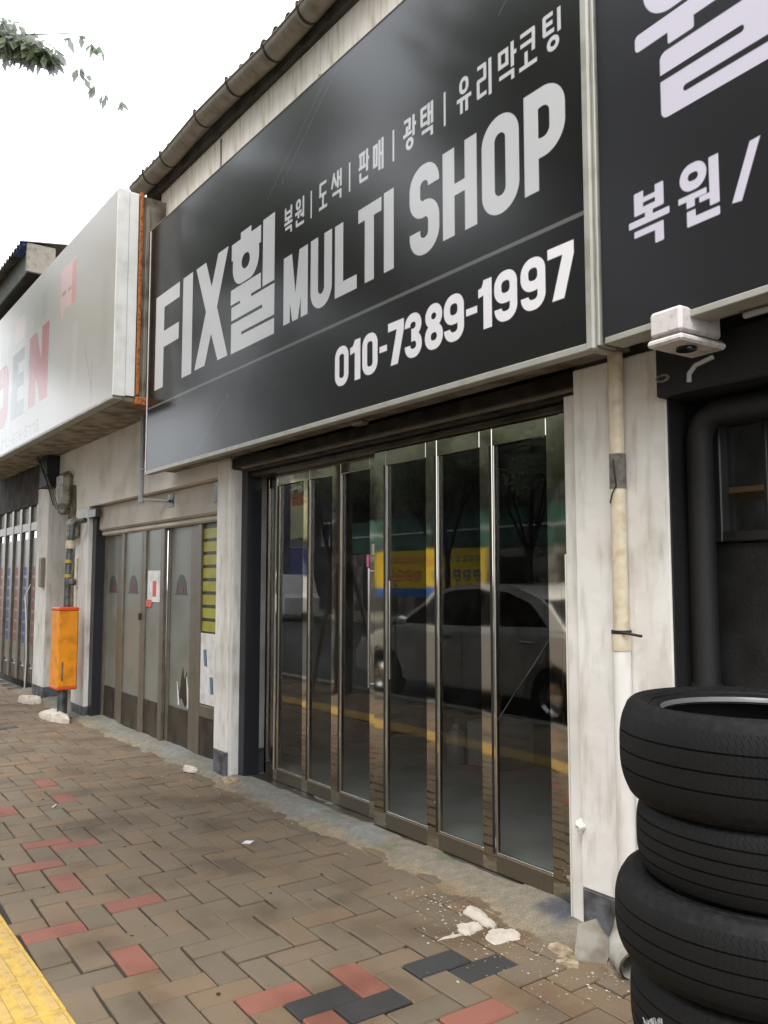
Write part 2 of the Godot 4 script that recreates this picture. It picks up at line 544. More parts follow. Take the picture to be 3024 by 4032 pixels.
# strokes of a syllable, laid out in a unit square
const SYL := {
	"bok": [["b", .15, 1, .15, .52], ["b", .85, 1, .85, .52], ["b", .1, .79, .9, .79], ["b", .08, .58, .92, .58], ["b", .5, .6, .5, .4], ["b", 0, .40, 1, .40], ["b", .12, .22, .9, .22], ["b", .85, .25, .85, 0]],
	"won": [["o", .08, .60, .64, 1], ["b", 0, .49, .72, .52], ["b", .38, .5, .38, .30], ["b", .58, .37, .9, .37], ["b", .9, 1, .9, .24], ["b", .17, .26, .17, .04], ["b", .12, .06, .98, .06]],
	"do": [["b", .1, .92, .9, .92], ["b", .16, .95, .16, .48], ["b", .1, .53, .9, .53], ["b", .5, .55, .5, .1], ["b", 0, .08, 1, .08]],
	"saek": [["b", .28, .98, .02, .48], ["b", .24, .84, .52, .5], ["b", .64, 1, .64, .4], ["b", .93, 1, .93, .4], ["b", .62, .7, .95, .7], ["b", .08, .26, .97, .26], ["b", .91, .3, .91, 0]],
	"pan": [["b", .02, .93, .68, .93], ["b", .2, .95, .2, .5], ["b", .5, .95, .5, .5], ["b", 0, .49, .72, .49], ["b", .84, 1, .84, .28], ["b", .82, .68, 1.04, .68], ["b", .17, .34, .17, .04], ["b", .12, .06, .95, .06]],
	"mae": [["o", .03, .18, .5, .92], ["b", .66, .98, .66, .02], ["b", .95, 1, .95, 0], ["b", .64, .52, .97, .52]],
	"gwang": [["b", .06, .93, .58, .93], ["b", .53, .95, .5, .60], ["b", .3, .76, .3, .5], ["b", 0, .49, .68, .52], ["b", .82, 1, .82, .36], ["b", .8, .7, 1.03, .7], ["o", .2, 0, .82, .38]],
	"taek": [["b", .03, .93, .52, .93], ["b", .03, .70, .5, .70], ["b", .03, .46, .54, .46], ["b", .08, .97, .08, .44], ["b", .66, 1, .66, .34], ["b", .93, 1, .93, .34], ["b", .64, .68, .95, .68], ["b", .08, .23, .97, .23], ["b", .91, .27, .91, 0]],
	"yu": [["o", .18, .52, .82, 1], ["b", 0, .40, 1, .40], ["b", .32, .42, .32, 0], ["b", .68, .42, .68, 0]],
	"ri": [["b", .04, .92, .63, .92], ["b", .57, .95, .57, .52], ["b", .04, .55, .63, .55], ["b", .1, .58, .1, .1], ["b", .04, .12, .68, .14], ["b", .92, 1, .92, 0]],
	"mak": [["o", .03, .45, .6, .94], ["b", .8, 1, .8, .33], ["b", .78, .68, 1.02, .68], ["b", .08, .22, .87, .22], ["b", .81, .26, .81, 0]],
	"ko": [["b", .08, .93, .88, .93], ["b", .82, .95, .8, .38], ["b", .08, .66, .82, .66], ["b", .4, .46, .4, .1], ["b", 0, .08, 1, .08]],
	"ting": [["b", .03, .95, .56, .95], ["b", .03, .74, .54, .74], ["b", .03, .52, .62, .52], ["b", .08, .98, .08, .5], ["b", .88, 1, .88, .40], ["o", .2, 0, .88, .38]],
}


func syllable(key: String, x0: float, x1: float, y0: float, y1: float, t: float) -> Array:
	var out := []
	for s in SYL[key]:
		var a := Vector2(lerpf(x0, x1, s[1]), lerpf(y0, y1, s[2]))
		var b := Vector2(lerpf(x0, x1, s[3]), lerpf(y0, y1, s[4]))
		if s[0] == "o":
			out.append(["o", a.x, a.y, b.x, b.y, 0.2 if key != "mae" and key != "mak" else 0.004, t * 2.0])
		else:
			out.append(["b", a.x, a.y, b.x, b.y, t])
	return out


func digit(ch: String, x0: float, x1: float, y: float, h: float, t: float) -> Array:
	var w := x1 - x0
	var r := w * 0.46
	match ch:
		"0":
			return [["o", x0, y, x1, y + h, r, t]]
		"1":
			return [["r", x1 - t * 1.2, y, x1, y + h], ["p", [Vector2(x0, y + .66 * h), Vector2(x1 - t, y + .70 * h), Vector2(x1 - t * .6, y + h), Vector2(x1 - t * 1.1, y + h), Vector2(x0 + w * .25, y + .86 * h), Vector2(x0, y + .84 * h)]]]
		"7":
			return [["r", x0, y + .8 * h, x1, y + h], ["p", [Vector2(x1 - t * 1.25, y + .85 * h), Vector2(x1, y + .85 * h), Vector2(x1, y + .76 * h), Vector2(x0 + w * .62, y), Vector2(x0 + w * .16, y)]]]
		"3":
			return [["o", x0, y + .45 * h, x1 - w * .02, y + h, r, t, [[x0 - .1, y + .4 * h, x0 + t * 1.15, y + .70 * h]]], ["o", x0, y, x1, y + .57 * h, r, t, [[x0 - .1, y + .29 * h, x0 + t * 1.15, y + .7 * h]]]]
		"8":
			return [["o", x0 + w * .03, y + .46 * h, x1 - w * .03, y + h, r, t], ["o", x0, y, x1, y + .57 * h, r, t]]
		"9":
			return [["o", x0, y + .36 * h, x1, y + h, r, t], ["o", x0, y, x1, y + h, r, t, [[x0 - .1, y + .28 * h, x1 - t, y + h * 1.1]]]]
		"2":
			return [["o", x0, y + .42 * h, x1, y + h, r, t, [[x0 - .1, y + .35 * h, x1 - t, y + .72 * h]]], ["p", [Vector2(x0, y), Vector2(x1, y), Vector2(x1, y + .16 * h), Vector2(x0 + t * 1.4, y + .16 * h), Vector2(x1, y + .6 * h), Vector2(x1 - t, y + .6 * h), Vector2(x0, y + .16 * h)]]]
		"5":
			return [["r", x0, y + .84 * h, x1, y + h], ["r", x0, y + .45 * h, x0 + t, y + h], ["o", x0, y, x1, y + .64 * h, r, t, [[x0 - .1, y + .26 * h, x0 + t, y + .5 * h]]]]
	return [["r", x0, y + .40 * h, x1, y + .55 * h]]


# ---------------------------------------------------------------- the place
func _ready():
	rng.seed = 7
	# camera
	var cam := Camera3D.new()
	cam.name = "camera"
	cam.fov = 63.42
	cam.near = 0.05
	cam.far = 400.0
	cam.transform = Transform3D(Basis(Vector3(0.59551, 0, -0.80335), Vector3(0.06664, 0.99655, 0.04940), Vector3(0.80058, -0.08295, 0.59346)), Vector3(0, 1.5, 0))
	add_child(cam)
	cam.current = true
	# a bright overcast sky
	var env := Environment.new()
	env.background_mode = Environment.BG_SKY
	var sky := Sky.new()
	var sm := ProceduralSkyMaterial.new()
	sm.sky_top_color = Color(0.935, 0.955, 0.98)
	sm.sky_horizon_color = Color(0.925, 0.94, 0.96)
	sm.sky_curve = 0.2
	sm.sky_energy_multiplier = 1.0
	sm.ground_bottom_color = Color(0.3, 0.29, 0.28)
	sm.ground_horizon_color = Color(0.6, 0.6, 0.6)
	sm.sun_angle_max = 60.0
	sky.sky_material = sm
	env.sky = sky
	env.tonemap_mode = Environment.TONE_MAPPER_LINEAR
	env.tonemap_exposure = 3.5
	env.sdfgi_enabled = true
	env.ssao_enabled = true
	env.ssil_enabled = true
	var we := WorldEnvironment.new()
	we.name = "world_environment"
	we.environment = env
	add_child(we)
	# the sun behind the cloud
	var sun := DirectionalLight3D.new()
	sun.name = "sun"
	sun.light_energy = 0.35
	sun.light_color = Color(1.0, 0.985, 0.97)
	sun.light_angular_distance = 30.0
	sun.shadow_enabled = true
	sun.rotation_degrees = Vector3(-58, 28, 0)
	add_child(sun)

	materials()
	ground()
	pavement()
	apron()
	shop_building()
	left_building()
	right_building()
	main_sign()
	right_sign()
	white_sign()
	doors()
	left_doors()
	far_left_front()
	pipes_and_boxes()
	tyres()
	rubble()
	inside()
	opposite()
	car()
	truck()
	trees()


func ground():
	var road := part("road", boxmesh(Vector3(-220, -0.5, 0.78), Vector3(160, -0.13, 13.0)), M.asphalt, self)
	tag(road, "grey asphalt road beyond the kerb", "", "", "structure")
	var g := part("ground", boxmesh(Vector3(-220, -1.0, -60), Vector3(160, -0.26, 120)), M.asphalt, self)
	tag(g, "bare ground under the street and the shops", "", "", "structure")
	var kerb := Node3D.new()
	kerb.name = "kerb"
	add_child(kerb)
	tag(kerb, "grey stone kerb along the paved footway", "", "", "structure")
	var km := boxmesh(Vector3(-0.497, -0.28, 0.60), Vector3(0.497, 0.0, 0.78), 0.012)
	for i in 42:
		var k := part("kerb_stone", km, M.kerb_stone, kerb)
		k.position.x = -34.0 + i
	var line := part("road_marking", boxmesh(Vector3(-200, -0.13, 1.15), Vector3(150, -0.126, 1.27)), M.road_yellow, self)
	tag(line, "yellow line painted along the road edge", "", "", "structure")
	var far_walk := part("far_pavement", boxmesh(Vector3(-220, -0.5, 13.0), Vector3(160, 0.0, 17.9), 0.02), M.concrete, self)
	tag(far_walk, "pale pavement on the other side of the road", "", "", "structure")


# herringbone of bricks, rows run along the shops
func pavement():
	var root := Node3D.new()
	root.name = "pavement"
	add_child(root)
	tag(root, "brown herringbone brick pavement with a few red and slate bricks", "", "", "structure")
	part("bedding", boxmesh(Vector3(-40, -0.3, -3.0), Vector3(8, -0.011, 0.60)), M.bedding, root)
	var u := 0.13
	var org := Vector3(-4.27, 0, -0.94)
	var turn := Basis(Vector3.UP, -0.033)
	var pivot := Vector3(-4.0, 0, -1.07)
	var meshes := []
	for k in 10:  # five for bricks that lie along the shops, five for those across
		var a := 0.0016 if k < 5 else 0.0048
		var c := 0.0048 if k < 5 else 0.0016
		meshes.append(boxmesh(Vector3(-u + a, -0.06, -u / 2 + c), Vector3(u - a, 0.0, u / 2 - c), 0.003 + 0.0007 * (k % 5)))
	# colours that stand out: [how it lies, row, near x, material]
	var odd := {}
	for o in [["v", 0, -3.815, "brick_red0"], ["h", 2, -3.36, "brick_red0"], ["h", 2, -4.40, "brick_red1"], ["v", 3, -3.94, "brick_red1"], ["v", 1, -4.72, "brick_red1"], ["v", 2, -5.11, "brick_red1"], ["v", 3, -4.98, "brick_red1"], ["h", 5, -6.60, "brick_red1"], ["h", 5, -6.08, "brick_red1"], ["h", 2, -5.956, "brick_red1"], ["h", 7, -2.66, "brick_red0"], ["v", 4, -2.74, "brick_red0"], ["h", 5, -2.42, "brick_red0"], ["v", 8, -2.21, "brick_red0"], ["v", 9, -2.59, "brick_slate"], ["v", 10, -2.46, "brick_slate"], ["v", 5, -2.61, "brick_slate"], ["v", 6, -2.48, "brick_slate"], ["h", 9, -8.4, "brick_red1"], ["v", 6, -9.2, "brick_slate"]]:
		odd[[o[0], o[1]]] = odd.get([o[0], o[1]], []) + [[o[2], o[3]]]
	var all := []
	for j in range(-12, 16):
		for i in range(-110, 45):
			var m := posmod(i - j, 4)
			if m != 0 and m != 3:
				continue
			var c := Vector3(org.x + i * u, 0, org.z - j * u)
			c += Vector3(u, 0, -u / 2) if m == 0 else Vector3(u / 2, 0, -u)
			c = pivot + turn * (c - pivot)
			if c.z < -2.86 or c.z > 0.53 or (c.z > -0.86 and c.z < -0.68):
				continue
			if c.z >= -0.90 and c.z < -0.86:
				continue
			var d := Vector3(0, 1.5, 0).distance_to(c)
			var seen := c.z < -0.9 and c.x < -1.1
			all.append([(d * d * d / 1.5) if seen else d + 10000.0, c, m == 0, j])
	all.sort_custom(func(a, b): return a[0] < b[0])
	var rest := {}
	for n in all.size():
		var c: Vector3 = all[n][1]
		var flat: bool = all[n][2]
		var key := "brick%d" % rng.randi_range(0, 5)
		for o in odd.get(["h" if flat else "v", all[n][3]], []):
			if absf(c.x - o[0]) < 0.24 and absf(c.x - o[0]) <= 0.262:
				key = o[1]
		var b := turn * Basis(Vector3.UP, 0.0 if flat else PI / 2)
		b = b * Basis(Vector3(1, 0, 0), rng.randfn(0, 0.009)) * Basis(Vector3(0, 0, 1), rng.randfn(0, 0.006)) * Basis(Vector3.UP, rng.randfn(0, 0.006))
		var tf := Transform3D(b, c + Vector3(rng.randfn(0, 0.0012), clampf(rng.randfn(-0.001, 0.0019), -0.006, 0.003), rng.randfn(0, 0.0012)))
		if n < 300:
			var o := part("brick", meshes[rng.randi() % 5 + (0 if flat else 5)], M[key], root)
			o.transform = tf
		else:
			if not rest.has(key):
				rest[key] = []
			rest[key].append(tf)
	for key in rest:
		var mm := MultiMesh.new()
		mm.transform_format = MultiMesh.TRANSFORM_3D
		mm.mesh = meshes[2]
		mm.instance_count = rest[key].size()
		for n in rest[key].size():
			mm.set_instance_transform(n, rest[key][n])
		var o := MultiMeshInstance3D.new()
		o.name = "distant_bricks"
		o.multimesh = mm
		o.material_override = M[key]
		root.add_child(o, true)
		o.set_meta("kind", "stuff")
	# yellow guide tiles for the blind
	var strip := Node3D.new()
	strip.name = "tactile_paving"
	add_child(strip)
	tag(strip, "strip of worn yellow tactile tiles with raised bars", "", "", "structure")
	var base := boxmesh(Vector3(-0.149, -0.06, -0.149), Vector3(0.149, 0.004, 0.149), 0.004)
	var bars := MB.new()
	for k in 4:
		bars.box(Vector3(-0.136, 0.0, -0.131 + k * 0.0755), Vector3(0.136, 0.0105, -0.131 + k * 0.0755 + 0.038), 0.005)
	var bm := bars.done()
	for i in 64:
		var t := part("tactile_tile", base, M.tactile, strip)
		t.position = Vector3(-17.35 + 0.3 * i, rng.randf_range(0.001, 0.004), -0.768)
		t.rotation.y = rng.randfn(0, 0.004)
		part("raised_bars", bm, M.tactile_bar, t)


func noise_at(n: FastNoiseLite, x: float, z: float) -> float:
	return n.get_noise_2d(x * 100.0, z * 100.0)


# the rough strip of cement between the bricks and the doors
func apron():
	var n := FastNoiseLite.new()
	n.seed = 12
	n.frequency = 0.02
	n.fractal_octaves = 4
	var n2 := FastNoiseLite.new()
	n2.seed = 40
	n2.frequency = 0.011
	n2.fractal_octaves = 3
	var st := SurfaceTool.new()
	st.begin(Mesh.PRIMITIVE_TRIANGLES)
	var x0 := -12.2
	var x1 := -0.6
	var nx := 1000
	var nz := 34
	var grid := []
	for i in nx + 1:
		var x := lerpf(x0, x1, float(i) / nx)
		var front := -2.70 + 0.085 * n.get_noise_1d(x * 90.0) + 0.022 * n.get_noise_1d(x * 620.0) + 0.012 * n.get_noise_1d(x * 2100.0)
		if x > -3.0:
			front += clampf((x + 3.0) * 0.18, 0.0, 0.11)
		var row := []
		for k in nz + 1:
			var t := float(k) / nz
			var z := lerpf(front, -3.12, t)
			var y := -0.010 + 0.046 * smoothstep(0.0, 0.5, t) + 0.008 * t
			y += 0.016 * noise_at(n, x, z) * smoothstep(0.0, 0.1, t) * (1.0 - 0.6 * smoothstep(0.5, 0.9, t))
			var lump := n.get_noise_2d(x * 620.0, z * 620.0) * 0.6 + n.get_noise_2d(x * 1900.0 + 50.0, z * 1900.0) * 0.4
			y += 0.009 * lump * smoothstep(0.0, 0.06, t) * (1.0 - smoothstep(0.35, 0.8, t))
			# cement, with tan soil along the edge, pale blue paint spills and green moss: stains that stay put
			var c := Color(0.285, 0.275, 0.245) if x < -3.9 else Color(0.315, 0.28, 0.22)
			var v := noise_at(n2, x, z)
			c = c.lerp(Color(0.37, 0.295, 0.19), clampf(1.15 - 3.6 * t + 1.2 * v + 0.9 * lump, 0.0, 1.0) * 0.9)
			if x < -3.9 and x > -9.0:
				c = c.lerp(Color(0.305, 0.33, 0.325), clampf(smoothstep(0.2, 0.5, t) * (0.2 + 1.7 * n2.get_noise_2d(x * 210.0, z * 300.0)), 0.0, 0.8))
			c = c.lerp(Color(0.155, 0.20, 0.105), clampf(3.0 * noise_at(n2, x * 1.3 + 7.0, z * 1.6) - 0.25, 0.0, 1.0) * smoothstep(0.08, 0.25, t) * (1.0 - smoothstep(0.6, 0.95, t)) * (0.8 if x > -5.4 else 0.25))
			c = c.lerp(Color(0.20, 0.12, 0.05), clampf(2.4 * noise_at(n2, x + 31.0, z) - 0.2, 0.0, 1.0) * (1.0 - smoothstep(0.1, 0.4, t)) * 0.7)
			if x > -2.72 and x < -2.47:
				c = c.lerp(Color(0.105, 0.115, 0.14), clampf(2.0 - absf(x + 2.6) * 14.0 + 1.4 * lump, 0.0, 1.0) * smoothstep(0.3, 0.5, t))
			c = c * (1.0 + 0.4 * lump)
			row.append([Vector3(x, y, z), c])
		grid.append(row)
	for i in nx:
		for k in nz:
			var q := [grid[i][k], grid[i + 1][k], grid[i + 1][k + 1], grid[i][k + 1]]
			for t in [[0, 1, 2], [0, 2, 3]]:
				var a: Vector3 = q[t[0]][0]
				var b: Vector3 = q[t[1]][0]
				var c: Vector3 = q[t[2]][0]
				var order: Array = t if (c - a).cross(b - a).y > 0 else [t[0], t[2], t[1]]
				for s in order:
					st.set_smooth_group(0)
					st.set_color(q[s][1])
					st.add_vertex(q[s][0])
	st.generate_normals()
	st.index()
	var m := mat("apron", Color(1, 1, 1), 0.92, 0, T.grain, 1.3, T.fine_n, 0.9)
	m.vertex_color_use_as_albedo = true
	var o := part("concrete_apron", st.commit(), m, self)
	tag(o, "rough cement strip along the shop doors, stained tan, pale blue and mossy green", "", "", "structure")


func corrugated(x0: float, x1: float, z0: float, y0: float, z1: float, y1: float, pitch := 0.13, amp := 0.02, thick := 0.004) -> ArrayMesh:
	var m := MB.new()
	var n := int((x1 - x0) / pitch * 6.0)
	var along := Vector3(0, y1 - y0, z1 - z0)
	var up := Vector3(1, 0, 0).cross(along).normalized()
	if up.y < 0: up = -up
	for i in n:
		var xa := lerpf(x0, x1, float(i) / n)
		var xb := lerpf(x0, x1, float(i + 1) / n)
		var a := Vector3(xa, y0, z0) + up * amp * sin(xa / pitch * TAU)
		var b := Vector3(xb, y0, z0) + up * amp * sin(xb / pitch * TAU)
		m.quad(a, b, b + along, a + along, up, 0)
		m.quad(a - up * thick, b - up * thick, b - up * thick + along, a - up * thick + along, -up, 1)
		m.quad(a, b, b - up * thick, a - up * thick, -along, -1)
	return m.done()


func shop_building():
	var b := thing("shop_building", "low white plastered shop with a corrugated roof and a wide doorway of glass doors", "building", Vector3(-4, 0, -3))
	# pillars
	for p in [[-6.08, -5.86, "narrow white pillar between the two shop fronts"], [-2.43, -1.952, "wide chipped white pillar carrying the cream downpipe"]]:
		var wm := 2.44
		var pl := bx("pillar", p[0], p[1], 0.20, wm, -3.3, ZP, M.white_plaster, b, 0.007)
		pl.set_meta("label", p[2])
		bx("painted_base", p[0] + 0.001, p[1] - 0.001, -0.02, 0.20, -3.3, ZP - 0.001, M.base_paint, b, 0.006)
	bx("shutter_guide", -5.86, -5.815, 0.03, 2.36, -2.96, -2.868, M.white_plaster, b, 0.004)
	bx("shutter_guide", -2.515, -2.431, 0.02, 2.34, -2.99, -2.885, M.white_plaster, b, 0.004)
	bx("edge_trim", -2.522, -2.5155, 0.02, 1.62, -3.0, -2.882, M.cream_plaster, b, 0.002)
	bx("black_return", -1.9515, -1.944, 0.0, 2.224, -3.3, -2.853, M.black_paint, b, 0.002)
	bx("shutter_rail", -5.813, -5.72, 0.03, 2.36, -3.06, -2.93, M.rail_navy, b, 0.005)
	# head of the opening
	bx("lintel", -5.86, -2.432, 2.37, 2.445, -3.3, -2.865, M.dark_steel, b, 0.005)
	bx("header_channel", -5.72, -2.432, 2.335, 2.368, -3.02, -2.90, M.dark_steel, b, 0.004)
	bx("header_channel", -5.72, -2.516, 2.30, 2.333, -3.2, -2.965, M.panel_bronze, b, 0.004)
	bx("header_lip", -5.72, -2.432, 2.352, 2.372, -2.899, -2.872, M.old_bronze, b, 0.004)
	bx("lintel_end", -2.43, -1.952, 2.445, 2.62, -3.3, -2.868, M.soffit, b, 0.004)
	# wall behind and over the sign, in panels
	var xs := [-7.152, -5.88, -4.4, -2.9, -1.4, 1.6]
	for i in xs.size() - 1:
		bx("fascia_panel", xs[i] + 0.003, xs[i + 1] - 0.003, 4.40, 5.055, -2.84 - 0.16, -2.745 + rng.randf_range(0, 0.006), M.fascia, b, 0.004)
		if i > 0:
			bx("joint_cover", xs[i] - 0.012, xs[i] + 0.012, 4.64, 4.80 + 0.22 * (i % 2), -2.75, -2.734, M.old_bronze, b, 0.002)
	bx("sign_wall", -7.15, 1.6, 2.62, 4.399, -3.0, -2.86, M.fascia, b)
	bx("back_wall", -7.36, 1.6, 2.621, 5.12, -3.2, -3.0, M.concrete, b)
	bx("shaded_soffit_board", -7.42, 1.6, 5.058, 5.15, -2.99, -2.70, M.soffit, b)  # dark strip, gutter shade and grime both in its colour
	bx("end_post", -7.52, -7.155, 2.62, 5.057, -2.98, -2.78, M.soffit, b)
	# roof and its gutter
	var rf := part("roof", corrugated(-7.62, 1.6, -2.575, 5.222, -8.0, 6.3, 0.17, 0.022), M.roof_sheet, b)
	rf.position = -b.position
	var gx := [-7.45, -7.1, -6.69, -5.97, -5.4, -4.83, -4.37, -3.9, -3.3, -2.6, -1.9, -1.0, 1.6]
	var gy := [5.185, 5.18, 5.175, 5.21, 5.19, 5.16, 5.175, 5.20, 5.19, 5.18, 5.19, 5.19, 5.19]
	var gm := MB.new()
	var nn := 14
	var gr := 0.081
	var gz := -2.63
	for i in gx.size() - 1:
		for k in nn:
			var a0 := PI + PI * k / nn
			var a1 := PI + PI * (k + 1) / nn
			var p := func(a: float, e: int, r: float) -> Vector3: return Vector3(gx[e], gy[e] + r * sin(a), gz + r * cos(a))
			var out := Vector3(0, sin((a0 + a1) / 2), cos((a0 + a1) / 2))
			gm.quad(p.call(a0, i, gr), p.call(a0, i + 1, gr), p.call(a1, i + 1, gr), p.call(a1, i, gr), out, 1)
			gm.quad(p.call(a0, i, gr - .004), p.call(a0, i + 1, gr - .004), p.call(a1, i + 1, gr - .004), p.call(a1, i, gr - .004), -out, 2)
			if i == 0:
				gm.tri(p.call(a0, 0, gr), p.call(a1, 0, gr), Vector3(gx[0], gy[0], gz), Vector3(-1, 0, 0))
		gm.tube([Vector3(gx[i], gy[i], gz + gr), Vector3(gx[i + 1], gy[i + 1], gz + gr)], 0.009, 6, true, 3)
	var gt := part("gutter", gm.done(), M.gutter, b)
	gt.position = -b.position
	for i in range(1, gx.size() - 1):
		var br := MB.new()
		var x: float = gx[i]
		var c := Vector3(0, gy[i], gz)
		for k in 12:
			var a0 := PI + PI * k / 12
			var a1 := PI + PI * (k + 1) / 12
			var pa: Vector3 = c + Vector3(0, sin(a0), cos(a0)) * (gr + 0.004)
			var pb: Vector3 = c + Vector3(0, sin(a1), cos(a1)) * (gr + 0.004)
			br.quad(pa + Vector3(x - 0.011, 0, 0), pa + Vector3(x + 0.011, 0, 0), pb + Vector3(x + 0.011, 0, 0), pb + Vector3(x - 0.011, 0, 0), (pa + pb) / 2 - c, 0)
			for q in [-1, 1]:
				var ia: Vector3 = c + Vector3(0, sin(a0), cos(a0)) * (gr + 0.0005)
				var ib: Vector3 = c + Vector3(0, sin(a1), cos(a1)) * (gr + 0.0005)
				var o := Vector3(x + 0.011 * q, 0, 0)
				br.quad(ia + o, pa + o, pb + o, ib + o, Vector3(q, 0, 0))
		br.box(Vector3(x - 0.012, gy[i] - 0.005, gz + gr - 0.006), Vector3(x + 0.012, gy[i] + 0.03, gz + gr + 0.012))
		var o := part("gutter_bracket", br.done(), M.soffit, b)
		o.position = -b.position
	# the room behind the glass
	bx("floor", -6.3, -2.45, -0.25, 0.045, -9.0, -3.15, M.inner_floor, b)
	bx("inner_wall", -6.4, -6.3, -0.2, 2.9, -9.1, -3.3, M.inner_wall, b)
	bx("inner_wall", -2.45, -2.41, -0.2, 2.9, -9.1, -3.31, M.inner_wall, b)
	bx("inner_wall", -6.4, -2.41, -0.2, 2.9, -9.25, -9.1, M.inner_wall, b)
	bx("ceiling", -6.4, -2.41, 2.7, 2.8, -9.1, -3.3, M.inner_wall, b)
	bx("inner_wall", -6.39, -2.42, 2.446, 2.62, -3.31, -3.201, M.inner_wall, b)


func left_building():
	var b := thing("left_shop_building", "older cream plastered shop with frosted glass doors beyond the narrow white pillar", "building", Vector3(-9, 0, -3))
	var wall := PackedVector2Array([Vector2(-11.1, 3.4), Vector2(-11.1, 2.88), Vector2(-10.62, 2.86), Vector2(-10.62, 2.70), Vector2(-9.9, 2.62), Vector2(-9.87, 2.33), Vector2(-6.08, 2.33), Vector2(-5.87, 2.445), Vector2(-5.87, 2.61), Vector2(-7.36, 2.61), Vector2(-7.36, 3.4)])
	var m := MB.new()
	m.prism(wall, -3.15, ZP - 0.004)
	var w := part("wall", m.done(), M.cream_plaster, b)
	w.position = -b.position
	bx("upper_wall", -16.0, -7.52, 3.401, 5.0, -3.15, -2.9, M.cream_plaster, b)
	bx("pillar", -9.87, -9.40, 0.12, 2.329, -3.2, ZP, M.white_plaster, b, 0.008)
	bx("painted_base", -9.868, -9.402, -0.02, 0.12, -3.2, ZP - 0.001, M.base_paint, b, 0.006)
	bx("pillar", -11.6, -11.08, 0.16, 2.72, -3.2, ZP, M.white_plaster, b, 0.008)
	bx("painted_base", -11.598, -11.082, -0.02, 0.16, -3.2, ZP - 0.001, M.base_paint, b, 0.006)
	bx("recess_wall", -11.08, -9.87, -0.02, 2.86, -3.25, -3.1, M.meter_grey, b)
	bx("recess_base", -11.078, -9.872, 0.9, 1.15, -3.1, -3.09, M.sticker_red, b)
	bx("shutter_rail", -9.40, -9.27, 0.02, 2.30, -3.05, -2.90, M.rail_navy, b, 0.005)
	# roller shutter box with its rounded lower lip
	bx("shutter_box", -9.27, -6.08, 2.05, 2.329, -3.2, -2.93, M.beige_box, b, 0.02)
	bx("shutter_lip", -9.25, -6.08, 1.995, 2.048, -3.18, -2.955, M.beige_box, b, 0.015)
	bx("socket_hole", -7.28, -7.15, 2.17, 2.30, -2.94, -2.925, M.black_gloss, b, 0.002)
	bx("vent_hole", -6.30, -6.18, 2.14, 2.31, -2.94, -2.924, M.black_gloss, b, 0.002)
	bx("shutter_bracket", -9.40, -9.12, 2.20, 2.29, -2.90, -2.84, M.panel_bronze, b)
	bx("step", -9.27, -6.08, -0.02, 0.028, -3.2, -2.94, M.concrete, b)
	# dark room behind
	bx("inner_wall", -16.0, -6.42, -0.2, 5.0, -8.2, -8.0, M.inner_wall, b)
	bx("floor", -16.0, -6.42, -0.25, 0.02, -8.0, -3.2, M.inner_wall, b)
	bx("ceiling", -16.0, -6.42, 2.9, 3.0, -8.0, -3.15, M.inner_wall, b)
	bx("inner_wall", -6.52, -6.42, 0.02, 2.9, -8.0, -3.3, M.inner_wall, b)
	# eaves of the roof that shows over the white sign
	bx("eaves_box", -17.0, -10.2, 5.16, 5.46, -2.56, -2.30, M.dark_steel, b, 0.01)
	bx("eaves_trim", -10.2, -10.16, 5.15, 5.50, -2.6, -2.27, M.gutter, b, 0.006)
	bx("eaves_cap", -10.62, -10.19, 5.462, 5.53, -2.31, -2.22, M.blue_cap, b, 0.01)
	var rf := part("roof", corrugated(-17.0, -10.15, -2.2, 5.49, -8.0, 6.4, 0.14, 0.022), M.roof_sheet, b)
	rf.position = -b.position
	# black downpipe and bracket under the white sign
	var dp := MB.new()
	dp.box(Vector3(-10.98, 2.66, -2.86), Vector3(-10.62, 3.08, -2.70), 0.01)
	var d := part("black_bracket", dp.done(), M.black_paint, b)
	d.position = -b.position


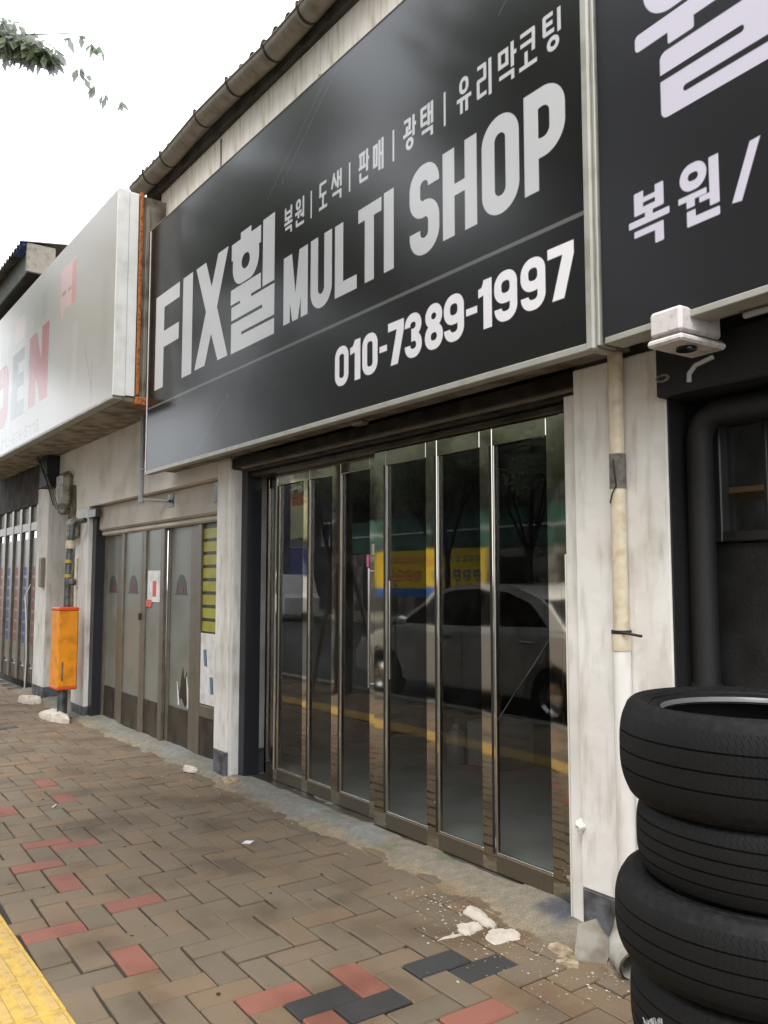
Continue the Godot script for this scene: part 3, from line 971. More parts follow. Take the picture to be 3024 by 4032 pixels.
func right_building():
	var b := thing("black_shop_front", "shop front painted black with a small barred window behind the tyre stack", "building", Vector3(-0.5, 0, -3))
	bx("lintel", -1.962, 1.6, 2.225, 2.43, -3.3, -2.80, M.black_paint, b, 0.006)
	bx("upper_wall", -1.95, 1.6, 2.43, 2.62, -3.3, -2.87, M.black_wall, b)
	bx("wall", -1.943, 1.6, 0.0, 1.655, -3.2, -3.12, M.black_wall, b)
	bx("wall", -1.943, 1.6, 2.18, 2.224, -3.2, -3.12, M.black_wall, b)
	bx("wall", -0.9, 1.6, 1.656, 2.179, -3.2, -3.12, M.black_wall, b)
	# window frame with bars, pane and the shelf seen through it
	bx("window_frame", -1.94, -1.872, 1.656, 2.179, -3.15, -3.09, M.dark_frame, b, 0.005)
	bx("window_frame", -1.872, -0.9, 2.135, 2.178, -3.19, -3.09, M.dark_frame, b, 0.005)
	bx("window_frame", -1.872, -0.9, 1.657, 1.70, -3.19, -3.09, M.dark_frame, b, 0.005)
	for x in [-1.697, -1.49, -1.28, -1.08]:
		bx("window_bar", x - 0.008, x + 0.008, 1.70, 2.135, -3.14, -3.115, M.dark_frame, b, 0.003)
	bx("pane", -1.872, -0.9, 1.70, 2.135, -3.144, -3.14, M.glass, b, 0.0)
	bx("shelf", -2.30, -0.9, 1.868, 1.893, -3.6, -3.24, M.wood_shelf, b, 0.003)
	bx("shelf_bracket", -2.29, -2.26, 1.66, 1.867, -3.55, -3.25, M.wood_shelf, b)
	bx("inner_wall", -2.40, 1.6, -0.2, 2.9, -6.2, -6.0, M.inner_wall, b)
	bx("inner_wall", -2.40, -2.36, -0.2, 2.9, -6.0, -3.31, M.inner_wall, b)
	bx("ceiling", -2.36, 1.6, 2.5, 2.6, -6.0, -3.301, M.inner_wall, b)
	bx("floor", -2.36, 1.6, -0.2, 0.03, -6.0, -3.2, M.inner_wall, b)
	# black waste pipe with a bend at its head
	var path := []
	for y in [0.0, 0.6, 1.04]:
		path.append(Vector3(-1.883, y, -2.965))
	path.append(Vector3(-1.883, 2.03, -2.965))
	for k in 7:
		var a := PI - PI / 2 * k / 6
		path.append(Vector3(-1.783 + 0.10 * cos(a), 2.06 + 0.10 * sin(a), -2.965))
	path.append(Vector3(-0.9, 2.16, -2.965))
	var m := MB.new()
	m.tube(path, 0.051, 14)
	var p := part("waste_pipe", m.done(), M.black_paint, self)
	tag(p, "black painted waste pipe bending along the top of the barred window", "pipe")
	var el := MB.new()
	el.tube([Vector3(-1.883, 0.98, -2.965), Vector3(-1.883, 1.10, -2.965)], 0.06, 14)
	part("pipe_collar", el.done(), M.black_paint, p)


func sign_box(o: Node3D, w: float, h: float, depth: float, tex: Texture2D, rough: float, spec := 0.5):
	# local: left bottom corner at the origin, the face looks along +z
	var f := MB.new()
	f.quad(Vector3(0, 0, 0), Vector3(w, 0, 0), Vector3(w, h, 0), Vector3(0, h, 0), Vector3(0, 0, 1), -1, true)
	f.quad(Vector3(0, 0, -0.012), Vector3(w, 0, -0.012), Vector3(w, h, -0.012), Vector3(0, h, -0.012), Vector3(0, 0, -1))
	for e in [[Vector3(0, 0, 0), Vector3(w, 0, 0), Vector3(0, -1, 0)], [Vector3(0, h, 0), Vector3(w, h, 0), Vector3(0, 1, 0)], [Vector3(0, 0, 0), Vector3(0, h, 0), Vector3(-1, 0, 0)], [Vector3(w, 0, 0), Vector3(w, h, 0), Vector3(1, 0, 0)]]:
		f.quad(e[0], e[1], e[1] - Vector3(0, 0, 0.012), e[0] - Vector3(0, 0, 0.012), e[2])
	var m := StandardMaterial3D.new()
	m.albedo_texture = tex
	m.roughness = rough
	m.metallic_specular = spec
	m.normal_enabled = true
	m.normal_texture = T.wave_n
	m.normal_scale = 0.03
	m.uv1_scale = Vector3.ONE
	part("printed_face", f.done(), m, o)


func main_sign():
	var w := 4.835
	var h := 2.152
	var s := thing("shop_sign", "long black sign with grey lettering and a white phone number, over the glass doors", "shop sign", Vector3(-6.94, 2.44, ZS))
	var ink := Ink.new(w, h, 340.0, Color(0.115, 0.12, 0.117))
	var g := Color(0.77, 0.775, 0.787)
	var wht := Color(0.93, 0.925, 0.945)
	# FIX
	ink.draw([["r", .157, .68, .345, 1.493], ["r", .157, 1.365, .667, 1.493], ["r", .157, 1.02, .662, 1.16]], g)
	ink.draw([["r", .738, .676, .928, 1.493]], g)
	ink.draw([["p", [Vector2(.99, 1.49), Vector2(1.172, 1.49), Vector2(1.278, 1.27), Vector2(1.385, 1.493), Vector2(1.556, 1.493), Vector2(1.376, 1.09), Vector2(1.565, .678), Vector2(1.40, .678), Vector2(1.28, .905), Vector2(1.172, .685), Vector2(.986, .685), Vector2(1.182, 1.10)]]], g)
	# the wheel syllable
	ink.draw([["r", 1.75, 1.46, 1.912, 1.525], ["r", 1.61, 1.355, 2.055, 1.478], ["o", 1.63, 1.152, 2.03, 1.46, .14, 0.0], ["r", 2.083, 1.03, 2.247, 1.497], ["r", 1.605, 1.02, 2.06, 1.142], ["r", 1.755, .9, 1.918, 1.05],
		["r", 1.618, .672, 2.25, 1.014], ["-o", 1.77, 1.245, 1.893, 1.352, .06, 0.0], ["-r", 1.60, 1.012, 1.752, 1.031], ["-r", 1.92, 1.014, 2.26, 1.034], ["-r", 1.60, .891, 2.082, .913], ["-r", 1.78, .779, 2.26, .80], ["-r", 2.062, 1.02, 2.082, 1.5], ["-r", 2.05, 1.34, 2.08, 1.355]], g)
	# MULTI SHOP
	ink.draw([["r", 2.37, .692, 2.453, 1.135], ["r", 2.588, .692, 2.67, 1.135], ["p", [Vector2(2.375, 1.135), Vector2(2.476, 1.135), Vector2(2.521, .87), Vector2(2.566, 1.135), Vector2(2.665, 1.135), Vector2(2.556, .692), Vector2(2.484, .692)]]], g)
	ink.draw([["o", 2.703, .69, 2.943, 1.6, .12, .086], ["-r", 2.6, 1.138, 3.0, 1.7]], g)
	ink.draw([["r", 2.974, .70, 3.062, 1.135], ["r", 2.974, .70, 3.20, .782]], g)
	ink.draw([["r", 3.214, 1.066, 3.435, 1.145], ["r", 3.277, .705, 3.365, 1.1]], g)
	ink.draw([["r", 3.456, .708, 3.545, 1.152]], g)
	ink.draw([["o", 3.68, .895, 3.917, 1.175, .115, .088, [[3.80, .85, 3.95, 1.05]]], ["o", 3.68, .702, 3.917, .985, .115, .088, [[3.6, .835, 3.797, 1.02]]]], g)
	ink.draw([["r", 3.943, .72, 4.031, 1.163], ["r", 4.104, .72, 4.189, 1.166], ["r", 4.0, .918, 4.12, .978]], g)
	ink.draw([["o", 4.222, .714, 4.462, 1.18, .12, .086]], g)
	ink.draw([["r", 4.492, .73, 4.577, 1.187], ["o", 4.47, .872, 4.728, 1.187, .125, .088, [[4.4, .8, 4.492, 1.2]]], ["r", 4.492, 1.10, 4.60, 1.187], ["r", 4.492, .872, 4.60, .958]], g)
	# the small line of services
	var small := [["bok", 2.366, 2.482], ["won", 2.503, 2.627], ["do", 2.787, 2.892], ["saek", 2.928, 3.046], ["pan", 3.21, 3.32], ["mae", 3.345, 3.455], ["gwang", 3.622, 3.74], ["taek", 3.768, 3.877], ["yu", 4.046, 4.162], ["ri", 4.188, 4.298], ["mak", 4.327, 4.458], ["ko", 4.463, 4.583], ["ting", 4.606, 4.722]]
	for q in small:
		var lift: float = (q[1] - 2.366) * 0.012
		ink.draw(syllable(q[0], q[1] + .006, q[2] - .006, 1.286 + lift, 1.465 + lift, 0.0105), g)
	for x in [2.704, 3.125, 3.542, 3.962]:
		var lift: float = (x - 2.366) * 0.012
		ink.draw([["r", x - .008, 1.282 + lift, x + .008, 1.458 + lift]], g)
	# rule and telephone number
	ink.draw([["r", .03, .536, w - .012, .555]], Color(0.40, 0.405, 0.40))
	var num := [["0", 2.98, 3.121], ["1", 3.136, 3.238], ["0", 3.256, 3.40], ["-", 3.417, 3.485], ["7", 3.493, 3.631], ["3", 3.637, 3.777], ["8", 3.80, 3.939], ["9", 3.946, 4.092], ["-", 4.106, 4.183], ["1", 4.19, 4.28], ["9", 4.295, 4.439], ["9", 4.459, 4.604], ["7", 4.616, 4.76]]
	for q in num:
		ink.draw(digit(q[0], q[1], q[2], .171 + (q[1] - 2.98) * .031, .232, .047), wht)
	# thin grey lines and small rings drawn in the print
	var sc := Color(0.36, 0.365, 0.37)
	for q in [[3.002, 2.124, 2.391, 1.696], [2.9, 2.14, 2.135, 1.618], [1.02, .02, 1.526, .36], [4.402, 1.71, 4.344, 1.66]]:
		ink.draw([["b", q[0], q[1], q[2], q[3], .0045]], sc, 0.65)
	for q in [[2.346, 1.667], [1.576, .382]]:
		ink.draw([["o", q[0] - .011, q[1] - .022, q[0] + .011, q[1] + .022, .011, .006]], sc, 0.8)
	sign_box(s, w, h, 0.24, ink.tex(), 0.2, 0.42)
	part("sign_case", boxmesh(Vector3(0.004, 0.012, -0.262), Vector3(w - 0.004, h - 0.004, -0.014), 0.003), M.sign_back, s)
	part("lower_trim", boxmesh(Vector3(-0.004, -0.028, -0.05), Vector3(w + 0.01, 0.004, 0.008), 0.004), M.aluminium, s)
	part("edge_trim", boxmesh(Vector3(-0.012, -0.004, -0.04), Vector3(0.002, h, 0.005), 0.002), M.white_plastic, s)
	part("upper_trim", boxmesh(Vector3(-0.01, h - 0.004, -0.05), Vector3(w + 0.01, h + 0.006, 0.006), 0.004), M.aluminium, s)
	var strip := MB.new()
	strip.box(Vector3(w - 0.006, -0.034, -0.10), Vector3(w + 0.036, h + 0.02, 0.022), 0.008)
	strip.box(Vector3(w + 0.036, -0.02, -0.10), Vector3(w + 0.052, h + 0.02, 0.006), 0.004)
	part("corner_strip", strip.done(), M.aluminium, s)
	part("hanging_clip", boxmesh(Vector3(3.05, -0.055, -0.12), Vector3(3.16, -0.028, -0.06), 0.01), M.old_bronze, s)


func right_sign():
	var s := thing("shop_sign", "black box sign with huge pale rounded letters, over the black shop front", "shop sign", Vector3(-2.043, 2.44, ZS - 0.004), "", deg_to_rad(-4.5))
	var w := 3.3
	var h := 2.17
	var ink := Ink.new(w, h, 300.0, Color(0.13, 0.132, 0.145))
	var g := Color(0.80, 0.79, 0.85)
	var y0 := -2.44
	# the wheel syllable, in fat rounded strokes
	ink.draw([["r", .305, 3.19 + y0, .775, 3.445 + y0, .03], ["-r", .2, 3.336 + y0, .638, 3.360 + y0], ["-o", .60, 3.336 + y0, .650, 3.360 + y0, .012, 0.0], ["-r", .42, 3.249 + y0, .9, 3.272 + y0], ["-o", .405, 3.249 + y0, .44, 3.272 + y0, .012, 0.0]], g)
	ink.draw([["r", .343, 3.462 + y0, .458, 3.56 + y0, .01], ["r", .192, 3.508 + y0, .63, 3.577 + y0, .02]], g)
	ink.draw([["o", .236, 3.592 + y0, .60, 3.85 + y0, .13, .10]], g)
	ink.draw([["r", .646, 3.455 + y0, .775, 4.05 + y0, .02]], g)
	ink.draw([["r", .2, 3.87 + y0, .63, 3.945 + y0, .02], ["r", .32, 3.96 + y0, .5, 4.02 + y0, .02]], g)
	# the smaller line
	ink.draw([["r", .168, 2.872 + y0, .306, 2.962 + y0, .006], ["-r", .214, 2.935 + y0, .266, 2.99 + y0], ["-r", .212, 2.899 + y0, .266, 2.914 + y0], ["r", .218, 2.845 + y0, .256, 2.88 + y0], ["r", .141, 2.829 + y0, .33, 2.857 + y0, .006], ["r", .166, 2.788 + y0, .303, 2.815 + y0, .006], ["r", .262, 2.739 + y0, .303, 2.813 + y0, .006]], g)
	ink.draw([["o", .376, 2.872 + y0, .489, 2.972 + y0, .055, .036], ["r", .497, 2.788 + y0, .537, 2.962 + y0, .004], ["r", .368, 2.838 + y0, .487, 2.862 + y0, .004], ["r", .402, 2.812 + y0, .438, 2.85 + y0, .004], ["r", .455, 2.815 + y0, .52, 2.838 + y0, .004], ["r", .402, 2.746 + y0, .440, 2.802 + y0, .004], ["r", .402, 2.744 + y0, .537, 2.776 + y0, .006]], g)
	ink.draw([["p", [Vector2(.655, 2.948 + y0), Vector2(.695, 2.95 + y0), Vector2(.620, 2.757 + y0), Vector2(.582, 2.762 + y0)]]], g)
	sign_box(s, w, h, 0.24, ink.tex(), 0.34, 0.40)
	part("sign_case", boxmesh(Vector3(0.03, 0.012, -0.2), Vector3(w, h, -0.014), 0.003), M.sign_back, s)
	part("lower_trim", boxmesh(Vector3(0.012, -0.02, -0.10), Vector3(w, 0.006, 0.006), 0.003), M.aluminium, s)


func white_sign():
	var w := 7.4
	var h := 1.84
	var s := thing("shop_sign", "faded white box sign with worn red and grey letters, one paled by painted sky reflection, over the older shop", "shop sign", Vector3(-7.0 - w, 3.09, -2.30))
	var ink := Ink.new(w, h, 130.0, Color(0.66, 0.65, 0.625))
	var e := w
	var red := Color(0.58, 0.20, 0.18)
	var pale := Color(0.64, 0.29, 0.28)  # faded red, with sky reflection mixed into the letter colour
	ink.draw([["r", e - 2.97, .37, e - 2.66, 1.20], ["r", e - 2.44, .37, e - 2.15, 1.21], ["p", [Vector2(e - 2.97, 1.20), Vector2(e - 2.66, 1.20), Vector2(e - 2.15, .38), Vector2(e - 2.46, .38)]]], pale, 0.95, 1.5)
	ink.draw([["r", e - 3.80, .36, e - 3.50, 1.16], ["r", e - 3.80, .36, e - 3.17, .54], ["r", e - 3.80, .72, e - 3.22, .88], ["r", e - 3.80, 1.02, e - 3.2, 1.17]], Color(0.36, 0.38, 0.37), 0.9, 1.5)
	ink.draw([["o", e - 4.78, .34, e - 3.98, 1.15, .25, .28], ["r", e - 4.78, .34, e - 4.5, 1.15]], red, 0.95, 1.5)
	# worn badge and a pale block left of it
	ink.draw([["r", e - 1.74, 1.17, e - 1.22, 1.62], ["p", [Vector2(e - 1.74, 1.2), Vector2(e - 1.58, 1.2), Vector2(e - 1.64, 1.05)]]], Color(0.80, 0.66, 0.65), 0.9, 2.0)
	ink.draw([["r", e - 1.34, 1.17, e - 1.21, 1.60]], Color(0.76, 0.52, 0.50), 0.8, 2.0)
	ink.draw([["r", e - 1.70, 1.33, e - 1.55, 1.37], ["r", e - 1.48, 1.33, e - 1.36, 1.36]], Color(0.5, 0.42, 0.42), 0.6, 2.0)
	ink.draw([["r", e - 3.71, 1.29, e - 3.25, 1.58]], Color(0.79, 0.70, 0.70), 0.7, 3.0)
	ink.draw([["r", e - 2.5, 1.32, e - 2.24, 1.60]], Color(0.60, 0.60, 0.59), 0.5, 3.0)
	var x := e - 4.3
	for ch in "010-928-5113":
		ink.draw(digit(ch, x, x + (0.10 if ch == "-" else 0.13), .055, .135, .028), Color(0.46, 0.46, 0.47), 0.7, 1.2)
		x += 0.125 if ch == "-" else 0.162
	# long grey streaks where rain has run
	for k in 26:
		var sx := rng.randf_range(0.2, e - 0.1)
		var y1 := rng.randf_range(0.5, 1.84)
		ink.draw([["r", sx, y1 - rng.randf_range(0.2, 0.9), sx + rng.randf_range(0.02, 0.2), y1]], Color(0.60, 0.585, 0.55) if k % 2 else Color(0.80, 0.79, 0.76), rng.randf_range(0.08, 0.3), 12.0)
	for q in [[e - .62, .0, e - .62, .42], [e - .62, .18, e - .86, .62]]:
		ink.draw([["b", q[0], q[1], q[2], q[3], .006]], Color(0.45, 0.44, 0.42), 0.5)
	sign_box(s, w, h, 0.5, ink.tex(), 0.24, 0.36)
	part("sign_case", boxmesh(Vector3(0, 0.012, -0.54), Vector3(w - 0.02, h - 0.004, -0.014), 0.003), M.sign_back, s)
	part("end_cap", boxmesh(Vector3(w - 0.018, 0.0, -0.10), Vector3(w + 0.002, h + 0.004, 0.004), 0.003), M.white_sign_side, s)
	part("end_cap", boxmesh(Vector3(w - 0.018, 0.01, -0.185), Vector3(w - 0.001, h - 0.002, -0.102), 0.003), M.white_sign_side, s)
	part("rusty_post", boxmesh(Vector3(w - 0.05, 0.02, -0.226), Vector3(w + 0.003, h + 0.02, -0.196), 0.004), M.rust, s)
	part("grey_post", boxmesh(Vector3(w - 0.02, -0.01, -0.285), Vector3(w + 0.012, h - 0.1, -0.252), 0.004), M.sign_back, s)
	part("lower_trim", boxmesh(Vector3(0, -0.03, -0.09), Vector3(w - 0.02, 0.004, 0.004), 0.006), M.aluminium, s)
	part("underside_board", boxmesh(Vector3(0, -0.035, -0.55), Vector3(w - 0.03, 0.01, -0.092), 0.006), M.underside, s)
	part("corner_bracket", boxmesh(Vector3(w - 0.10, -0.06, -0.30), Vector3(w + 0.02, 0.008, -0.19), 0.006), M.rust, s)


# one sliding leaf: stiles, rails, panes with their beads. x are edges in world metres
func leaf(called: String, label: String, x0: float, x1: float, y0: float, y1: float, z: float, panes: Array, glass0: float, glass1: float, group := "") -> Node3D:
	var d := thing(called, label, "glass door", Vector3((x0 + x1) / 2, y0, z), group)
	var edges := [x0]
	for p in panes:
		edges.append(p[0])
		edges.append(p[1])
	edges.append(x1)
	for i in range(0, edges.size(), 2):
		bx("stile", edges[i], edges[i + 1], y0, y1, z - 0.035, z, M.bronze, d, 0.003)
	for p in panes:
		bx("bottom_rail", p[0], p[1], y0 + 0.001, glass0, z - 0.034, z - 0.001, M.bronze_rail, d, 0.003)
		bx("top_rail", p[0], p[1], glass1, y1 - 0.001, z - 0.034, z - 0.001, M.bronze, d, 0.003)
		bx("pane", p[0], p[1], glass0, glass1, z - 0.0205, z - 0.0155, M.glass, d, 0.0)
		var bead := MB.new()
		bead.box(Vector3(p[0], glass0, -0.0150), Vector3(p[0] + 0.011, glass1, -0.002), 0.002)
		bead.box(Vector3(p[0] + 0.011, glass0, -0.0150), Vector3(p[1], glass0 + 0.011, -0.002), 0.002)
		var b := part("glazing_bead", bead.done(), M.bronze_bead, d)
		b.position = Vector3(0, 0, z) - d.position
		var seal := MB.new()
		seal.box(Vector3(p[0] - 0.022, glass0, -0.02), Vector3(p[0] - 0.004, glass1, 0.0015), 0.001)
		var sl := part("rubber_seal", seal.done(), M.rubber_seal, d)
		sl.position = Vector3(0, 0, z) - d.position
	return d


func doors():
	var r := leaf("sliding_glass_door", "right sliding glass door in bronze frame, three tall panes next to the downpipe pillar", -4.15, -2.645, 0.045, 2.298, -3.0, [[-4.03, -3.648], [-3.55, -3.20], [-3.105, -2.73]], 0.135, 2.205)
	var l := leaf("sliding_glass_door", "left sliding glass door in bronze frame, half a step behind its neighbour, with a long pull handle", -5.50, -4.19, 0.045, 2.298, -3.055, [[-5.445, -5.09], [-5.01, -4.715], [-4.61, -4.275]], 0.13, 2.215)
	leaf("fixed_glass_panel", "narrow fixed glass panel at the dark rail by the narrow white pillar", -5.72, -5.505, 0.045, 2.298, -3.10, [[-5.68, -5.56]], 0.13, 2.215)
	bx("threshold", -5.72, -2.62, 0.028, 0.044, -3.16, -2.985, M.panel_bronze, r, 0.004)
	bx("jamb", -2.642, -2.60, 0.045, 2.298, -3.05, -2.99, M.bronze, r, 0.004)
	bx("jamb_seal", -2.60, -2.523, 0.03, 2.30, -3.06, -3.0, M.rust, r, 0.003)
	# pull handles and lock
	var h := MB.new()
	h.tube([Vector3(-4.245, 0.84, -3.03), Vector3(-4.245, 1.58, -3.03)], 0.0085, 10)
	h.tube([Vector3(-4.245, 0.86, -3.054), Vector3(-4.245, 0.86, -3.03)], 0.006, 8)
	h.tube([Vector3(-4.245, 1.56, -3.054), Vector3(-4.245, 1.56, -3.03)], 0.006, 8)
	var hh := part("pull_handle", h.done(), M.chrome, l)
	hh.position = -l.position
	var h2 := MB.new()
	h2.tube([Vector3(-3.985, 0.92, -2.996), Vector3(-3.985, 1.50, -2.996)], 0.006, 8)
	var h3 := part("pull_handle", h2.done(), M.chrome, r)
	h3.position = -r.position
	var lock := part("lock", boxmesh(Vector3(-4.235, 1.655, -3.054), Vector3(-4.205, 1.74, -3.035), 0.006), M.chrome, l)
	lock.position = -l.position
	var t := part("key_tag", boxmesh(Vector3(-4.258, 1.585, -3.03), Vector3(-4.238, 1.665, -3.018), 0.004), mat("pink_tag", lin(0.72, 0.14, 0.32), 0.5), l)
	t.position = -l.position
	# a crack in the right-hand pane
	var cr := MB.new()
	cr.tube([Vector3(-3.103, 0.785, -3.0145), Vector3(-2.99, 0.925, -3.0145), Vector3(-2.85, 1.085, -3.0145), Vector3(-2.733, 1.23, -3.0145)], 0.0018, 5)
	var crack := part("crack", cr.done(), M.pipe_steel, r)
	crack.position = -r.position


func left_doors():
	# four frosted leaves: [x0, x1, pane x0, pane x1, z]
	var L := [[-9.27, -8.62, -9.20, -8.82, -3.00, "frosted glass door leaf beside the dark shutter rail, farthest from the yellow panel"],
		[-8.615, -7.99, -8.53, -8.05, -2.965, "second frosted glass door leaf from the dark shutter rail"],
		[-7.985, -7.45, -7.915, -7.54, -2.965, "frosted glass door leaf with a taped white notice, between two others"],
		[-7.445, -6.74, -7.385, -6.92, -3.00, "frosted glass door leaf with torn film, next to the yellow panel"]]
	var arch := PackedVector2Array()
	for k in 11:
		var a := PI * k / 10
		arch.append(Vector2(0.115 * cos(a), 0.02 + 0.165 * sin(a)))
	arch.append(Vector2(-0.155, 0.0))
	arch.append(Vector2(0.155, 0.0))
	var am := MB.new()
	am.prism(arch, 0, 0.003)
	var arch_mesh := am.done()
	for q in L:
		var d := thing("frosted_glass_door", q[5], "glass door", Vector3((q[0] + q[1]) / 2, 0.03, q[4]), "frosted doors of the older shop")
		bx("stile", q[0], q[2], 0.03, 1.994, q[4] - 0.035, q[4], M.old_bronze, d, 0.004)
		bx("stile", q[3], q[1], 0.03, 1.994, q[4] - 0.035, q[4], M.old_bronze, d, 0.004)
		bx("bottom_panel", q[2], q[3], 0.03, 0.37, q[4] - 0.03, q[4] - 0.008, M.panel_bronze, d, 0.004)
		bx("frosted_pane", q[2], q[3], 0.37, 1.994, q[4] - 0.024, q[4] - 0.018, M.frosted, d, 0.0)
		if q[0] != -7.985:
			var e := part("film_emblem", arch_mesh, M.frost_dark, d)
			e.position = Vector3((q[2] + q[3]) / 2, 1.375, q[4] - 0.0175) - d.position
			var r := part("film_lettering", boxmesh(Vector3(-0.045, 0.012, 0.0032), Vector3(0.05, 0.075, 0.005), 0.0), M.frost_red, e)
			r.scale = Vector3(1, 1, 1)
	# the torn corner of film
	var torn := PackedVector2Array([Vector2(-7.2, .42), Vector2(-7.17, .56), Vector2(-7.15, .47), Vector2(-7.11, .66), Vector2(-7.08, .74), Vector2(-7.05, .62), Vector2(-7.0, .70), Vector2(-6.99, .52), Vector2(-6.95, .44), Vector2(-7.03, .39), Vector2(-7.1, .46)])
	var tm := MB.new()
	tm.prism(torn, 0, 0.002, Transform3D(Basis(), Vector3(0, 0, -3.0175)))
	var last: Node3D = get_node("frosted_glass_door_003")
	var tr := part("torn_film", tm.done(), M.black_gloss, last)
	tr.position = -last.position
	var tm2 := MB.new()
	tm2.prism(PackedVector2Array([Vector2(-7.2, .60), Vector2(-7.17, .40), Vector2(-7.14, .39), Vector2(-7.16, .50)]), 0, 0.004, Transform3D(Basis(), Vector3(0, 0, -3.0145)))
	tm2.prism(PackedVector2Array([Vector2(-6.99, .66), Vector2(-6.96, .38), Vector2(-6.93, .40), Vector2(-6.95, .55)]), 0, 0.004, Transform3D(Basis(), Vector3(0, 0, -3.0145)))
	var tr2 := part("film_shred", tm2.done(), M.paper, last)
	tr2.position = -last.position
	var lk := part("lock", boxmesh(Vector3(-8.035, 1.12, -2.965), Vector3(-8.0, 1.19, -2.94), 0.008), M.panel_bronze, get_node("frosted_glass_door_001"))
	lk.position = -get_node("frosted_glass_door_001").position
	# white notice with red print
	var n := thing("notice", "white notice with a red mark taped to the frosted glass", "notice", Vector3(-7.72, 1.30, -2.98))
	part("sheet", boxmesh(Vector3(-0.16, 0, 0), Vector3(0.15, 0.30, 0.003)), M.paper, n)
	part("red_mark", boxmesh(Vector3(-0.03, 0.05, 0.0032), Vector3(0.06, 0.20, 0.0045)), M.red_print, n)
	part("red_tape", boxmesh(Vector3(-0.26, -0.05, 0.002), Vector3(-0.05, 0.02, 0.0055)), M.red_print, n)
	# yellow panel
	var y := thing("yellow_film_panel", "narrow glass panel with yellow-green horizontal film bands beside the narrow white pillar", "glass panel", Vector3(-6.4, 0.03, -2.985))
	bx("stile", -6.735, -6.665, 0.03, 1.994, -3.02, -2.985, M.old_bronze, y, 0.004)
	bx("bottom_panel", -6.665, -6.08, 0.03, 0.36, -3.015, -2.995, M.panel_bronze, y, 0.004)
	bx("sill_rail", -6.665, -6.08, 0.361, 0.46, -3.02, -2.985, M.old_bronze, y, 0.004)
	bx("pane", -6.665, -6.08, 0.46, 1.994, -3.012, -3.006, M.film_gap, y, 0.0)
	for k in 8:
		var y0 := 1.075 + k * 0.1125
		bx("film_band", -6.66, -6.09, y0, y0 + 0.084, -3.0055, -3.0035, M.film_yellow, y, 0.0)
	var pp := thing("poster", "white poster with two slanted blue figures under the yellow bands", "poster", Vector3(-6.5, 0.47, -2.998))
	part("sheet", boxmesh(Vector3(-0.165, 0, 0), Vector3(0.145, 0.59, 0.003)), M.paper, pp)
	for q in [[-0.08, 0.38, 0.10], [0.05, 0.16, 0.10]]:
		var m := MB.new()
		m.prism(PackedVector2Array([Vector2(-0.03, 0.07), Vector2(0.02, 0.075), Vector2(0.035, -0.06), Vector2(-0.005, -0.07)]), 0.0032, 0.0045)
		var o := part("blue_figure", m.done(), M.paper_blue, pp)
		o.position = Vector3(q[0], q[1], 0)
		var m2 := MB.new()
		m2.prism(PackedVector2Array([Vector2(0.022, 0.075), Vector2(0.032, 0.07), Vector2(0.05, -0.07), Vector2(0.037, -0.065)]), 0.0032, 0.0045)
		var o2 := part("figure_edge", m2.done(), M.paper_ink, pp)
		o2.position = Vector3(q[0], q[1], 0)


func far_left_front():
	var d := thing("far_shop_front", "dim glass shop front with red and blue vertical lettering strips under the white sign", "shop front", Vector3(-13, 0.1, -2.95))
	var xs := [-14.4, -13.9, -13.4, -12.9, -12.4, -11.9]
	for i in xs.size():
		bx("mullion", xs[i] - 0.06, xs[i] + 0.06, 0.1, 2.55, -3.0, -2.94, M.old_bronze, d, 0.004)
		if i < xs.size() - 1:
			bx("pane", xs[i] + 0.06, xs[i + 1] - 0.06, 0.3, 2.2, -2.98, -2.975, M.glass, d, 0.0)
			bx("bottom_panel", xs[i] + 0.06, xs[i + 1] - 0.06, 0.1, 0.3, -2.99, -2.96, M.panel_bronze, d)
			bx("frosted_strip", xs[i] + 0.10, xs[i + 1] - 0.10, 0.35, 2.1, -2.974, -2.971, M.frosted, d, 0.0)
			for k in 7:
				var y := 0.62 + k * 0.16
				bx("lettering_block", xs[i] + 0.16, xs[i + 1] - 0.16, y, y + 0.12, -2.970, -2.968, M.sticker_blue if i % 2 else M.sticker_red, d, 0.0)
	bx("top_rail", -14.4, -11.84, 2.2, 2.32, -3.0, -2.945, M.old_bronze, d)
	bx("head_board", -17.0, -11.1, 2.551, 3.45, -3.15, -2.93, M.soffit, d)
	bx("end_mullion", -11.84, -11.61, 0.1, 2.55, -3.0, -2.90, M.panel_bronze, d)
	bx("fluted_board", -14.4, -11.9, 2.321, 2.55, -3.0, -2.97, M.meter_grey, d)


